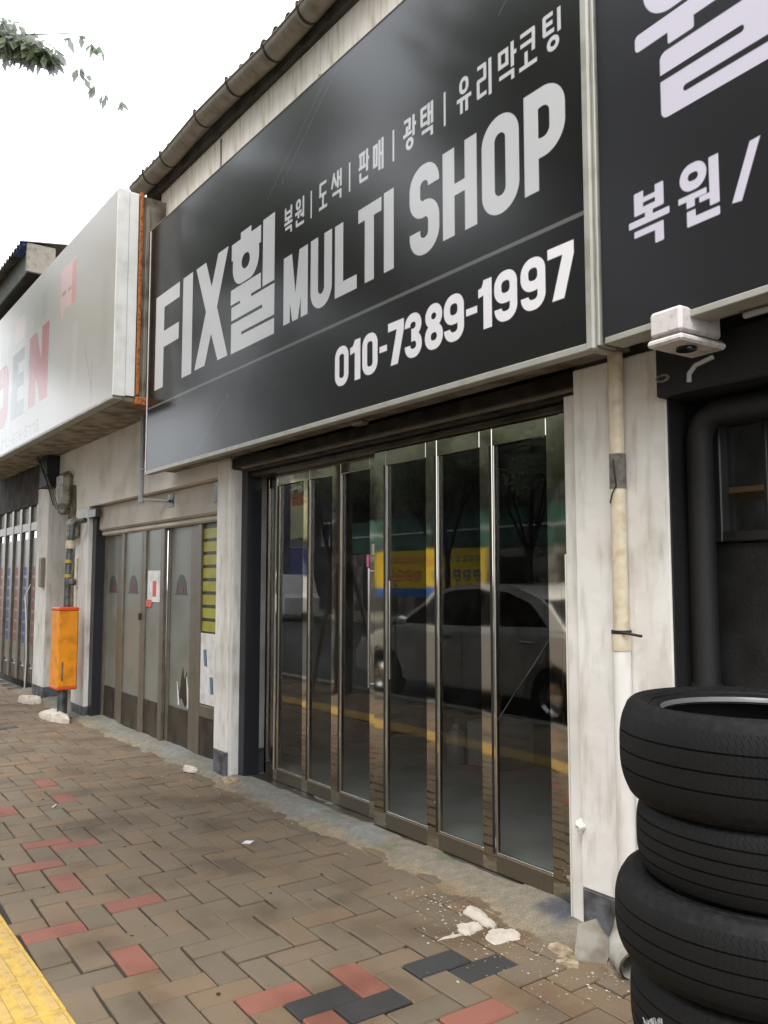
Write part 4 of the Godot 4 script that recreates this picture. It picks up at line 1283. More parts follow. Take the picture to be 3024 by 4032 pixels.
func pipes_and_boxes():
	# cream downpipe on the wide pillar
	var x := -2.165
	var z := -2.812
	var dp := thing("downpipe", "cream plastic downpipe with a taped repair and a strapped joint on the wide white pillar", "downpipe", Vector3(x, 0.1, z))
	var up := MB.new()
	up.tube([Vector3(0, 1.22 - 0.1, 0), Vector3(0, 2.46 - 0.1, 0)], 0.0315, 20)
	part("upper_pipe", up.done(), M.cream_pvc, dp)
	var lo := MB.new()
	lo.tube([Vector3(0, 0.02, 0.0), Vector3(0, 1.22 - 0.1, 0)], 0.036, 20)
	part("painted_lower_pipe", lo.done(), M.white_plaster, dp)
	var cp := MB.new()
	cp.tube([Vector3(0, 1.118, 0), Vector3(0, 1.185, 0)], 0.0395, 20)
	part("coupling", cp.done(), M.cream_pvc, dp)
	var stp := MB.new()
	stp.tube([Vector3(0, 1.185, 0), Vector3(0, 1.20, 0)], 0.0405, 20)
	stp.tube([Vector3(0.03, 1.193, 0.035), Vector3(0.07, 1.188, 0.03), Vector3(0.10, 1.18, 0.0)], 0.006, 6)
	part("strap", stp.done(), M.wire, dp)
	var tp := MB.new()
	tp.tube([Vector3(0, 1.78, 0), Vector3(0, 1.925, 0)], 0.0335, 20)
	part("tape_wrap", tp.done(), M.tape, dp)
	var wr := MB.new()
	wr.tube([Vector3(0.004, 1.90, 0.034), Vector3(0.012, 1.84, 0.036), Vector3(0.018, 1.79, 0.035), Vector3(0.0, 1.76, 0.038), Vector3(-0.014, 1.72, 0.036)], 0.003, 5)
	part("loose_wire", wr.done(), M.wire, dp)
	# broken spout at its foot
	var sp := thing("broken_spout", "broken grey plastic spout lying at the foot of the downpipe", "pipe fitting", Vector3(-2.17, 0.0, -2.70))
	var m := MB.new()
	var path := [Vector3(0.0, 0.17, -0.10), Vector3(0.0, 0.125, -0.09), Vector3(0.005, 0.085, -0.06), Vector3(0.04, 0.058, -0.02), Vector3(0.105, 0.05, 0.005)]
	m.tube(path, [0.038, 0.042, 0.046, 0.048, 0.05], 16, false)
	m.tube(path, [0.034, 0.038, 0.042, 0.044, 0.046], 16, false, 1)
	part("elbow", m.done(), M.grey_pvc, sp)
	var m2 := MB.new()
	m2.tube([Vector3(0.082, 0.053, -0.004), Vector3(0.112, 0.05, 0.008)], 0.055, 16, false)
	m2.tube([Vector3(0.082, 0.053, -0.004), Vector3(0.112, 0.05, 0.008)], 0.047, 16, false, 1)
	part("socket_rim", m2.done(), M.grey_pvc, sp)
	var m3 := MB.new()
	m3.prism(PackedVector2Array([Vector2(-0.10, -0.01), Vector2(0.02, -0.02), Vector2(0.05, 0.06), Vector2(-0.02, 0.15), Vector2(-0.09, 0.12)]), -0.012, 0.004, Transform3D(Basis(Vector3(0, 1, 0), 0.5) * Basis(Vector3(1, 0, 0), -0.35), Vector3(-0.05, 0.01, 0.0)))
	part("broken_shell", m3.done(), M.grey_pvc, sp)
	# conduit under the white sign
	var co := thing("conduit", "thin grey conduit dropping from the white sign to the shutter box", "conduit", Vector3(-7.55, 2.25, -2.77))
	var c := MB.new()
	c.tube([Vector3(-0.0, 0.0, 0), Vector3(0, 0.84, 0)], 0.021, 12)
	part("upright", c.done(), M.conduit, co)
	var c2 := MB.new()
	c2.tube([Vector3(0, -0.02, 0), Vector3(0, 0.05, 0)], 0.029, 12)
	c2.tube([Vector3(0, 0.01, 0), Vector3(0.10, 0.0, -0.06), Vector3(0.29, -0.02, -0.155)], 0.013, 8)
	part("elbow", c2.done(), M.conduit, co)
	var c3 := MB.new()
	c3.box(Vector3(0.01, 0.28, -0.06), Vector3(0.07, 0.30, 0.02), 0.004)
	part("pipe_clip", c3.done(), M.conduit, co)
	# white sensor box under the black sign
	var sb := thing("sensor_light", "chipped white plastic box with a round black lens, under the edge of a black sign", "sensor box", Vector3(-1.70, 2.335, -2.60))
	var yaw := Basis(Vector3.UP, deg_to_rad(-4.0))
	var b1 := MB.new()
	b1.box(Vector3(-0.072, 0.03, -0.13), Vector3(0.066, 0.125, 0.10), 0.012, Transform3D(yaw))
	part("housing", b1.done(), M.white_plastic, sb)
	var b2 := MB.new()
	b2.box(Vector3(-0.078, -0.003, -0.145), Vector3(0.073, 0.022, 0.107), 0.008, Transform3D(yaw))
	part("base_lip", b2.done(), M.white_plastic, sb)
	var b3 := MB.new()
	b3.tube([Vector3(0.01, -0.014, 0.0), Vector3(0.01, -0.002, 0.0)], 0.036, 24)
	part("lens", b3.done(), M.black_gloss, sb)
	var b4 := MB.new()
	b4.box(Vector3(-0.07, 0.022, -0.135), Vector3(0.064, 0.03, 0.097), 0.002, Transform3D(yaw))
	part("seam", b4.done(), M.tape, sb)
	var b6 := MB.new()
	b6.tube([Vector3(-0.02, -0.045, -0.10), Vector3(-0.05, -0.07, -0.105), Vector3(-0.055, -0.10, -0.11)], 0.009, 8)
	b6.tube([Vector3(-0.02, -0.045, -0.10), Vector3(0.05, -0.03, -0.10)], 0.009, 8)
	part("bracket", b6.done(), M.conduit, sb)
	var b7 := MB.new()
	var loop := []
	for k in 9:
		loop.append(Vector3(-0.175 + 0.028 * cos(k * TAU / 8), -0.06 + 0.012 * sin(k * TAU / 8), -0.12))
	b7.tube(loop, 0.005, 6)
	part("cable_loop", b7.done(), M.tape, sb)
	var tube := thing("tube_lamp", "short unlit tube lamp under the edge of the black sign with huge letters", "tube lamp", Vector3(-1.42, 2.405, -2.64))
	var tl := MB.new()
	tl.tube([Vector3(-0.07, 0.0, 0.0), Vector3(0.08, 0.0, 0.005)], 0.012, 10)
	part("tube", tl.done(), M.conduit, tube)
	part("fitting", boxmesh(Vector3(-0.09, 0.012, -0.02), Vector3(0.10, 0.03, 0.02), 0.005), M.tape, tube)
	# gas pipe, its orange cover and the meters
	var gp := thing("gas_pipe", "grey gas pipe with two yellow bands above the orange cover", "gas pipe", Vector3(-9.52, 0.0, -2.70))
	var g1 := MB.new()
	g1.tube([Vector3(0, -0.02, 0.02), Vector3(0, 1.6, 0.02), Vector3(-0.01, 1.95, 0.0), Vector3(0.0, 2.12, -0.02)], 0.036, 12)
	g1.tube([Vector3(0.0, 2.10, -0.02), Vector3(0.06, 2.16, -0.05), Vector3(0.2, 2.17, -0.09)], 0.03, 10)
	part("riser", g1.done(), M.pipe_steel, gp)
	for y in [1.54, 1.70]:
		var gb := MB.new()
		gb.tube([Vector3(0, y, 0.02), Vector3(0, y + 0.035, 0.02)], 0.0385, 12)
		part("yellow_band", gb.done(), M.pipe_yellow, gp)
	var g2 := MB.new()
	g2.tube([Vector3(0.09, 0.9, -0.05), Vector3(0.09, 1.75, -0.05)], 0.014, 8)
	g2.tube([Vector3(0, 1.95, 0.0), Vector3(0, 1.86, 0.0)], 0.055, 12)
	part("side_pipe", g2.done(), M.cream_pvc, gp)
	part("valve", boxmesh(Vector3(0.05, 1.45, -0.04), Vector3(0.14, 1.53, 0.03), 0.02), M.tape, gp)
	var oc := thing("gas_pipe_cover", "bright orange guard box with red ends round the gas pipe", "pipe guard", Vector3(-9.45, 0.33, -2.645))
	part("cover", boxmesh(Vector3(-0.15, 0.03, -0.105), Vector3(0.15, 0.85, 0.105), 0.012), M.orange_cover, oc)
	part("red_cap", boxmesh(Vector3(-0.153, 0.845, -0.108), Vector3(0.153, 0.885, 0.108), 0.01), M.orange_trim, oc)
	part("red_cap", boxmesh(Vector3(-0.153, 0.0, -0.108), Vector3(0.153, 0.04, 0.108), 0.01), M.orange_trim, oc)
	part("stencilled_strip", boxmesh(Vector3(0.1502, 0.10, 0.045), Vector3(0.1512, 0.30, 0.062), 0.0), M.tape, oc)
	for k in 2:
		var fx := thing("support_pipe", ["thicker grey support pipe under the orange cover", "thin grey support pipe behind the orange cover"][k], "pipe", Vector3(-9.40 - 0.1 * k, -0.02, -2.62 - 0.07 * k))
		var f := MB.new()
		f.tube([Vector3.ZERO, Vector3(0, 0.36, 0)], [0.045, 0.022][k], 12)
		part("tube", f.done(), M.pipe_steel, fx)
	var me := thing("meter_box", "rounded beige electricity meter on the wall above the orange cover", "meter", Vector3(-10.2, 2.36, -2.80))
	part("case", boxmesh(Vector3(-0.19, 0, -0.06), Vector3(0.19, 0.44, 0.06), 0.055), M.meter_grey, me)
	part("plinth", boxmesh(Vector3(-0.1, -0.07, -0.05), Vector3(0.12, 0.01, 0.03), 0.02), M.tape, me)
	var me2 := thing("meter_box", "small grey meter beside the gas pipe", "meter", Vector3(-9.75, 1.98, -2.80))
	part("case", boxmesh(Vector3(-0.13, 0, -0.04), Vector3(0.10, 0.24, 0.06), 0.03), M.meter_grey, me2)
	part("dial", boxmesh(Vector3(-0.06, 0.08, 0.06), Vector3(0.05, 0.17, 0.068), 0.004), M.tape, me2)
	var me3 := thing("cable_box", "small brown cable box on the far white pillar", "cable box", Vector3(-11.2, 1.42, -2.84))
	part("case", boxmesh(Vector3(-0.07, 0, -0.02), Vector3(0.07, 0.38, 0.04), 0.015), M.gutter, me3)
	var ca := thing("hanging_cables", "bundle of loose cables sagging from the white sign to the beige meter", "cable", Vector3(-10.7, 2.6, -2.75))
	for q in [[0.0, 0.008], [0.05, 0.006], [0.10, 0.007]]:
		var w := MB.new()
		var pth := []
		for k in 9:
			var t := k / 8.0
			pth.append(Vector3(-0.55 + 1.0 * t + q[0], 0.55 - 0.75 * t * t - q[0], 0.05 + 0.05 * sin(t * 3.0 + q[0] * 9.0)))
		w.tube(pth, q[1], 6)
		part("cable", w.done(), M.tape if q[0] > 0.04 else M.wire, ca)
	var ca2 := thing("white_cable", "white cable hanging down the far white pillar", "cable", Vector3(-11.62, 0.1, -2.78))
	var w2 := MB.new()
	w2.tube([Vector3(-0.35, 1.35, -0.1), Vector3(-0.2, 1.2, 0.0), Vector3(0.0, 0.85, 0.02), Vector3(0.05, 0.4, 0.02), Vector3(0.02, 0.0, 0.02)], 0.008, 6)
	part("cable", w2.done(), M.paper, ca2)


# a tyre lying flat: y up through its hub
func tyre_mesh(r: float, w: float, bead_r: float, grooves: int, shoulder: float) -> Array:
	var side := []
	var tread := []
	var h := w / 2.0
	var tw := h * shoulder
	# tread, from the lower edge to the upper, with its grooves
	var pts := []
	var n := 4
	var gw := 0.0056
	for k in grooves + 1:
		var a := lerpf(-tw, tw, float(k) / (grooves + 1))
		var b := lerpf(-tw, tw, float(k + 1) / (grooves + 1))
		if k > 0: a += gw / 2
		if k < grooves: b -= gw / 2
		for i in n + 1:
			var y := lerpf(a, b, float(i) / n)
			pts.append(Vector2(r - 0.012 * pow(absf(y) / tw, 3.0), y))
		if k < grooves:
			var rr := r - 0.012 * pow(absf(b) / tw, 3.0)
			pts.append(Vector2(rr - 0.006, b + 0.0012))
			pts.append(Vector2(rr - 0.006, b + gw - 0.0012))
	tread = pts
	var m := MB.new()
	m.lathe(tread, 96, Transform3D(), 70.0)
	var sides := MB.new()
	for s in [-1.0, 1.0]:
		var pr := []
		var rs := r - 0.012
		pr.append(Vector2(rs, tw * s))
		for i in range(1, 13):
			var t := i / 12.0
			# shoulder to bead: out to the widest point and in to the rim seat
			var rad := lerpf(rs - 0.002, bead_r + 0.014, t)
			var y := lerpf(tw, h * 0.86, t) + (h - lerpf(tw, h * 0.86, t)) * sin(pow(t, 0.62) * PI)
			pr.append(Vector2(rad, y * s))
			if i == 3 or i == 9:
				pr.append(Vector2(rad - 0.001, (y + 0.0022) * s))
				pr.append(Vector2(rad - 0.004, (y + 0.0022) * s))
		pr.append(Vector2(bead_r + 0.004, h * 0.80 * s))
		pr.append(Vector2(bead_r, h * 0.70 * s))
		if s < 0:
			pr.reverse()
		sides.lathe(pr, 96)
	var inner := MB.new()
	var pi_ := []
	for i in 13:
		var t := i / 12.0
		var a := PI * t
		pi_.append(Vector2(bead_r + (r - 0.028 - bead_r) * sin(a), -h * 0.70 * cos(a) * (1.0 + 0.12 * sin(a))))
	pi_.reverse()
	inner.lathe(pi_, 72)
	var bead := MB.new()
	for s in [-1.0, 1.0]:
		var p := [Vector2(bead_r + 0.0045, h * 0.84 * s), Vector2(bead_r + 0.002, h * 0.81 * s), Vector2(bead_r - 0.001, h * 0.74 * s)]
		if s < 0: p.reverse()
		bead.lathe(p, 96)
	return [m.done(), sides.done(), inner.done(), bead.done()]


func tyres():
	var tread_n := Image.create(64, 32, false, Image.FORMAT_RGB8)
	tread_n.fill(Color(1, 1, 1))
	for y in 32:
		for x in [10, 11, 42, 43]:
			tread_n.set_pixel((x + y / 2) % 64, y, Color(0.15, 0.15, 0.15))
	var tm: StandardMaterial3D = M.rubber.duplicate()
	tm.resource_name = "rubber_tread"
	tm.uv1_triplanar = false
	tm.albedo_texture = T.dust
	tm.uv1_scale = Vector3(0.06, 1.0, 1.0)
	tm.normal_enabled = false
	tm.heightmap_enabled = true
	tm.heightmap_texture = ImageTexture.create_from_image(tread_n)
	tm.heightmap_scale = 0.35
	tm.uv1_scale = Vector3(1, 14, 1)
	tm.albedo_texture = null
	tm.albedo_color = lin(0.0068, 0.0068, 0.007)
	M.rubber_tread = tm
	var at := Vector3(-1.125, 0, -1.98)
	# [bottom, top, radius, bead radius, grooves, shoulder, dx, dz, label]
	var T_ := [
		[0.967, 1.202, 0.328, 0.222, 3, 0.74, 0.0, 0.0, "worn black tyre on top of the stack, its rim bead paled by a painted highlight"],
		[0.792, 0.965, 0.312, 0.20, 4, 0.88, 0.018, -0.010, "narrower black tyre second from the top of the stack"],
		[0.585, 0.79, 0.342, 0.20, 3, 0.72, 0.0, 0.01, "wide black tyre in the middle of the stack, third from the top"],
		[0.375, 0.583, 0.325, 0.20, 4, 0.8, 0.012, 0.0, "black tyre with a white chalk scrawl, fourth from the top of the stack"],
		[0.19, 0.373, 0.32, 0.20, 3, 0.8, 0.0, 0.0, "black tyre low in the stack, under the chalked one"],
		[-0.005, 0.188, 0.325, 0.20, 3, 0.8, 0.0, 0.0, "lowest black tyre of the stack, resting on the brick paving"]]
	for q in T_:
		var t := thing("tyre", q[8], "tyre", at + Vector3(q[6], q[0], q[7]), "stacked used tyres", rng.randf() * 6.0)
		var ms := tyre_mesh(q[2], q[1] - q[0], q[3], q[4], q[5])
		var up := Vector3(0, (q[1] - q[0]) / 2.0, 0)
		for k in 4:
			var o := part(["tread", "sidewall", "inner_liner", "rim_bead"][k], ms[k], [M.rubber_tread, M.rubber_side, M.black_paint, M.bead if q[0] > 0.9 else M.rubber_side][k], t)
			o.position = up
	# chalk scrawl on the fourth
	var ch := MB.new()
	var c4: Vector3 = at + Vector3(0.012, 0.47, 0)
	var base := -1.84
	for s in 5:
		var pth := []
		for k in 7:
			var a := base - s * 0.045 - k * 0.006 + 0.02 * sin(k * 2.1 + s)
			pth.append(c4 + Vector3(0.3245 * cos(a), 0.035 - 0.008 * s + 0.012 * cos(k * 1.9 + s * 2.0), -0.3245 * sin(a)))
		ch.tube(pth, 0.0022, 4)
	var c := part("chalk_scrawl", ch.done(), M.chalk, get_node("tyre_003"))
	c.position = -get_node("tyre_003").position
	c.transform = get_node("tyre_003").transform.affine_inverse()


func lump(seed_: int, size: Vector3) -> ArrayMesh:
	# a broken slab with an uneven outline
	var r := RandomNumberGenerator.new()
	r.seed = seed_
	var m := MB.new()
	var n := 22
	var ph := r.randf() * TAU
	var rings := []
	for lv in [[1.0, 0.0], [0.97, 0.45], [0.86, 0.86], [0.55, 0.97], [0.25, 1.0]]:
		var ring := []
		for k in n:
			var a := TAU * k / n
			var d: float = 0.80 + 0.10 * sin(3.0 * a + ph) + 0.07 * sin(5.0 * a + ph * 2.3) + 0.05 * sin(9.0 * a + ph * 4.1)
			d *= lv[0] * r.randf_range(0.95, 1.04)
			ring.append(Vector3(cos(a) * d * size.x, -0.006 + size.y * lv[1] * (0.85 + 0.22 * sin(2.0 * a + ph)) + r.randf_range(-0.06, 0.06) * size.y, sin(a) * d * size.z))
		rings.append(ring)
	for i in rings.size() - 1:
		for k in n:
			var l := (k + 1) % n
			m.quad(rings[i][k], rings[i][l], rings[i + 1][l], rings[i + 1][k], (rings[i][k] + rings[i][l]) / 2.0 + Vector3(0, 0.02, 0))
	for k in n:
		m.tri(rings[-1][k], rings[-1][(k + 1) % n], Vector3(0, size.y, 0), Vector3.UP)
	return m.done()


func rubble():
	var L := [
		["plaster_chunk", "long white slab of broken plaster nearest the door sill", Vector3(-2.84, 0.004, -2.635), Vector3(0.15, 0.018, 0.05), -0.25, "rubble_white"],
		["plaster_chunk", "ragged white piece of plaster with a stick-like end, on the bricks", Vector3(-2.775, 0.0, -2.515), Vector3(0.065, 0.018, 0.08), 0.3, "rubble_white"],
		["plaster_chunk", "flat white plaster slab with a broken edge, nearest the wide pillar", Vector3(-2.635, 0.0, -2.575), Vector3(0.085, 0.016, 0.11), 0.15, "rubble_white"],
		["plaster_stick", "thin white splinter of plaster pointing towards the road", Vector3(-2.755, 0.002, -2.40), Vector3(0.012, 0.010, 0.075), -0.15, "rubble_white"],
		["mortar_lump", "tan mortar lump by the foot of the wide pillar", Vector3(-2.37, 0.0, -2.66), Vector3(0.10, 0.03, 0.05), -0.3, "rubble_tan"],
		["mortar_lump", "second tan mortar lump, next to the broken spout", Vector3(-2.29, 0.0, -2.60), Vector3(0.06, 0.024, 0.035), 0.4, "rubble_tan"],
		["mortar_lump", "tan mortar lump under the narrow white pillar", Vector3(-5.72, 0.03, -2.82), Vector3(0.14, 0.03, 0.06), 0.1, "rubble_tan"],
		["mortar_lump", "pale mortar lump below the yellow banded panel", Vector3(-6.3, 0.01, -2.76), Vector3(0.14, 0.035, 0.05), 0.0, "rubble_white"],
		["mortar_lump", "pale heap of mortar under the orange cover", Vector3(-9.5, 0.0, -2.60), Vector3(0.38, 0.10, 0.15), 0.1, "rubble_white"],
		["mortar_lump", "pale heap of mortar at the far white pillar", Vector3(-11.0, 0.0, -2.68), Vector3(0.3, 0.09, 0.10), 0.3, "rubble_white"]]
	for i in L.size():
		var q: Array = L[i]
		var o := part(q[0], lump(50 + i, q[3]), M[q[5]], self)
		o.position = q[2]
		o.rotation.y = q[4]
		tag(o, q[1], "rubble")
	var pl := part("loose_plaster", lump(90, Vector3(0.03, 0.02, 0.035)), M.white_plaster, self)
	pl.position = Vector3(-2.43, 0.455, -2.845)
	pl.rotation = Vector3(1.3, 0.2, 0.3)
	tag(pl, "loose flap of white plaster low on the edge of the wide pillar", "plaster")
	var pa := part("paper_scrap", boxmesh(Vector3(-0.028, 0.0, -0.02), Vector3(0.028, 0.004, 0.02)), M.paper, self)
	pa.position = Vector3(-4.40, 0.003, -2.29)
	pa.rotation = Vector3(0.1, 0.5, 0.1)
	tag(pa, "small white paper scrap lying alone on the brown bricks", "litter")
	var st := part("cigarette_end", boxmesh(Vector3(-0.035, 0.0, -0.005), Vector3(0.035, 0.009, 0.005), 0.003), M.paper, self)
	st.position = Vector3(-5.86, 0.002, -1.61)
	st.rotation.y = -0.6
	tag(st, "white cigarette end beside a red brick", "litter")
	# flakes and grit that nobody could count
	var spots := []
	for k in 330:
		var x := rng.randf_range(-3.3, -2.0)
		var w := exp(-absf(rng.randfn(0, 0.16)))
		var zz := -2.66 + absf(rng.randfn(0, 0.16)) * (0.7 if x < -2.9 else 1.2)
		spots.append([Vector3(x, 0.001, zz), rng.randf_range(0.002, 0.0105) * w * w])
	for k in 110:
		var x := rng.randf_range(-9.0, -3.0)
		spots.append([Vector3(x, 0.001, -2.69 + absf(rng.randfn(0, 0.11))), rng.randf_range(0.002, 0.008)])
	for k in 26:
		spots.append([Vector3(rng.randf_range(-6.5, -2.2), 0.001, rng.randf_range(-2.5, -1.1)), rng.randf_range(0.002, 0.005)])
	var gum := MultiMesh.new()
	gum.transform_format = MultiMesh.TRANSFORM_3D
	gum.mesh = lump(81, Vector3(1, 0.25, 0.9))
	gum.instance_count = 46
	for k in 46:
		var sz := rng.randf_range(0.004, 0.013)
		var p := Vector3(rng.randf_range(-5.8, -4.9), 0.0, rng.randf_range(-2.35, -2.1)) if k < 12 else Vector3(rng.randf_range(-8.5, -2.1), 0.0, rng.randf_range(-2.6, -1.0))
		gum.set_instance_transform(k, Transform3D(Basis(Vector3.UP, rng.randf() * TAU).scaled(Vector3(sz, sz, sz)), p))
	var go := MultiMeshInstance3D.new()
	go.name = "dark_grit"
	go.multimesh = gum
	go.material_override = M.bedding
	add_child(go)
	tag(go, "dark specks of dirt and old gum trodden on the bricks", "grit", "", "stuff")
	for which in 2:
		var mm := MultiMesh.new()
		mm.transform_format = MultiMesh.TRANSFORM_3D
		mm.mesh = lump(77 + which, Vector3(1, 0.5, 0.8))
		var mine := spots.filter(func(s): return (int(absf(s[0].x) * 1000.0) % 5 < 2) == (which == 0))
		mm.instance_count = mine.size()
		for k in mine.size():
			var s: float = mine[k][1]
			mm.set_instance_transform(k, Transform3D(Basis(Vector3.UP, rng.randf() * TAU).scaled(Vector3(s * rng.randf_range(0.8, 1.5), s * 0.5, s * rng.randf_range(0.5, 1.0))), mine[k][0]))
		var o := MultiMeshInstance3D.new()
		o.name = ["plaster_grit", "mortar_grit"][which]
		o.multimesh = mm
		o.material_override = [M.rubble_white, M.rubble_tan][which]
		add_child(o)
		tag(o, ["white plaster flakes scattered on the bricks and the cement edge", "tan grit scattered along the cement edge"][which], "grit", "", "stuff")


func inside():
	var g := thing("gas_bottle", "small pale bottle standing on the floor behind the glass door", "bottle", Vector3(-5.1, 0.046, -4.5))
	var m := MB.new()
	m.lathe([Vector2(0, 0), Vector2(0.075, 0.0), Vector2(0.08, 0.02), Vector2(0.08, 0.2), Vector2(0.055, 0.26), Vector2(0.03, 0.275), Vector2(0.03, 0.31), Vector2(0, 0.31)], 24)
	part("body", m.done(), M.bottle_grey, g)
	var v := MB.new()
	v.tube([Vector3(0, 0.31, 0), Vector3(0, 0.35, 0)], 0.02, 10)
	part("valve", v.done(), M.tape, g)
	var b := thing("storage_bin", "grey open bin behind the glass door, beside the pale bottle", "bin", Vector3(-4.85, 0.046, -4.75))
	for s in [[-0.17, -0.16, -0.2, 0.2], [0.16, 0.17, -0.2, 0.2], [-0.16, 0.16, -0.2, -0.19], [-0.16, 0.16, 0.19, 0.2]]:
		part("side", boxmesh(Vector3(s[0], 0.012, s[2]), Vector3(s[1], 0.34, s[3]), 0.003), M.bin_grey, b)
	part("base", boxmesh(Vector3(-0.17, 0, -0.2), Vector3(0.17, 0.011, 0.2), 0.003), M.bin_grey, b)


# ---------------------------------------------------------------- the other side of the street, which the glass mirrors
func facade(called: String, label: String, x0: float, x1: float, h: float, z: float, wall: Material, rows: Array, step: float, ww: float, wh: float):
	var b := thing(called, label, "building", Vector3((x0 + x1) / 2, 0, z))
	bx("wall", x0, x1, -0.2, h, z, z + 9.0, wall, b, 0.02)
	bx("parapet", x0 - 0.1, x1 + 0.1, h + 0.002, h + 0.35, z - 0.12, z + 9.1, M.concrete_wall, b, 0.02)
	for y in rows:
		var n := int((x1 - x0) / step)
		for k in n:
			var cx: float = x0 + (k + 0.5) * (x1 - x0) / n
			var wn := bx("window", cx - ww / 2, cx + ww / 2, y, y + wh, z - 0.05, z + 0.02, M.truck_white, b, 0.01)
			for s in [0, 1]:
				var p := part("pane", boxmesh(Vector3(-ww / 2 + 0.06 + s * (ww / 2 - 0.03), 0.06, -0.006), Vector3(-0.03 + s * (ww / 2 - 0.03), wh - 0.06, 0.0)), M.pane_far, wn)
				p.position = Vector3(0, 0, -0.041)
	return b


func opposite():
	facade("far_building", "tall dark grey building across the road with rows of white framed windows", -50.0, -36.5, 15.0, 18.5, M.dark_facade, [3.4, 6.4, 9.4, 12.2], 3.0, 1.7, 1.3)  # made this tall so it darkens the black sign reflection
	facade("far_building", "low pale building across the road beyond the dark grey one", -96.0, -51.0, 5.0, 18.5, M.concrete_wall, [3.2], 4.0, 2.0, 1.5)
	facade("far_building", "tan building across the road opposite the tyre stack", -13.0, 14.0, 14.0, 18.5, M.tan_facade, [3.8, 7.0, 10.2], 3.4, 1.8, 1.3)  # height raised to keep sky out of the sign reflection
	facade("far_building", "plain brown block added behind the teal warehouse across the road to darken the sign reflection", -36.0, -13.5, 17.0, 20.2, M.inner_wall, [6.0, 9.0, 12.0], 4.5, 1.6, 1.3)  # added block, hides sky that the black sign would mirror
	var w := thing("warehouse", "long low warehouse across the road with a teal upper wall", "building", Vector3(-25, 0, 18.5))
	bx("lower_wall", -36.3, -13.2, -0.2, 2.9, 18.5, 20.0, M.concrete_wall, w, 0.02)
	bx("upper_wall", -36.3, -13.2, 2.901, 4.5, 18.42, 20.0, M.teal_wall, w, 0.02)
	bx("ledge", -36.3, -13.2, 3.7, 3.78, 18.36, 18.419, M.truck_white, w, 0.01)
	for k in 5:
		bx("shutter", -35.0 + k * 4.4, -32.0 + k * 4.4, 0.0, 2.5, 18.44, 18.499, M.panel_bronze, w, 0.01)
	# yellow banner on its posts
	var bn := thing("banner", "yellow banner with red and blue lettering and a blue lower band, tied between posts", "banner", Vector3(-27.2, 0.0, 16.4))
	var ink := Ink.new(7.4, 2.0, 70.0, Color(0.86, 0.72, 0.10))
	ink.draw([["r", 0, 0, 7.4, .36]], Color(0.10, 0.36, 0.66))
	var xx := 0.3
	for k in 9:
		var c := Color(0.16, 0.32, 0.60) if k < 5 else Color(0.74, 0.20, 0.22)
		var strokes := []
		for j in 3:
			var yy := 0.66 + j * 0.2 + rng.randf_range(-0.03, 0.03)
			strokes.append(["r", xx + rng.randf_range(0.0, 0.12), yy, xx + rng.randf_range(0.34, 0.5), yy + 0.075])
		for j in 2:
			var vx := xx + 0.04 + j * 0.34 + rng.randf_range(-0.03, 0.05)
			strokes.append(["r", vx, 0.62 + rng.randf_range(0.0, 0.2), vx + 0.085, 1.14 - rng.randf_range(0.0, 0.15)])
		ink.draw(strokes, c)
		xx += 0.62 if k != 4 else 1.3
	for k in 16:
		var cc := Color(0.16, 0.40, 0.62) if k < 6 else Color(0.72, 0.26, 0.34)
		ink.draw([["r", 0.4 + k * 0.41, 1.46, 0.68 + k * 0.41, 1.53], ["r", 0.42 + k * 0.41, 1.46, 0.5 + k * 0.41, 1.72], ["r", 0.4 + k * 0.41, 1.62, 0.72 + k * 0.41, 1.68]], cc, 0.8)
	var cloth := MB.new()
	cloth.quad(Vector3(3.7, 0, 0), Vector3(-3.7, 0, 0), Vector3(-3.7, 2.0, 0), Vector3(3.7, 2.0, 0), Vector3(0, 0, -1), -1, true)
	cloth.quad(Vector3(3.7, 0, 0.01), Vector3(-3.7, 0, 0.01), Vector3(-3.7, 2.0, 0.01), Vector3(3.7, 2.0, 0.01), Vector3(0, 0, 1))
	var bm := mat("banner_print", Color(1, 1, 1), 0.7)
	bm.albedo_texture = ink.tex()
	var cl := part("cloth", cloth.done(), bm, bn)
	cl.position.y = 0.82
	for s in [-3.78, 3.78]:
		bx("post", -27.2 + s - 0.05, -27.2 + s + 0.05, 0.0, 3.0, 16.36, 16.46, M.stake, bn, 0.01)
	# upright signs on the dark building
	var y := thing("projecting_sign", "tall cream and yellow upright sign with an orange block on the dark building", "sign", Vector3(-40.8, 3.9, 18.2))
	part("box", boxmesh(Vector3(-0.8, 0, -0.25), Vector3(0.8, 3.4, 0.3), 0.03), mat("cream_sign", lin(0.72, 0.70, 0.42), 0.5), y)
	part("orange_block", boxmesh(Vector3(-0.6, 1.9, -0.262), Vector3(0.6, 2.6, -0.251)), mat("orange_sign", lin(0.62, 0.16, 0.05), 0.5), y)
	var bl := thing("projecting_sign", "dark blue upright sign under the cream one on the dark building", "sign", Vector3(-40.9, 1.7, 18.2))
	part("box", boxmesh(Vector3(-0.75, 0, -0.2), Vector3(0.75, 1.6, 0.3), 0.03), mat("blue_sign", lin(0.03, 0.05, 0.22), 0.5), bl)
	part("white_edge", boxmesh(Vector3(0.66, 0.05, -0.212), Vector3(0.74, 1.55, -0.201)), M.truck_white, bl)


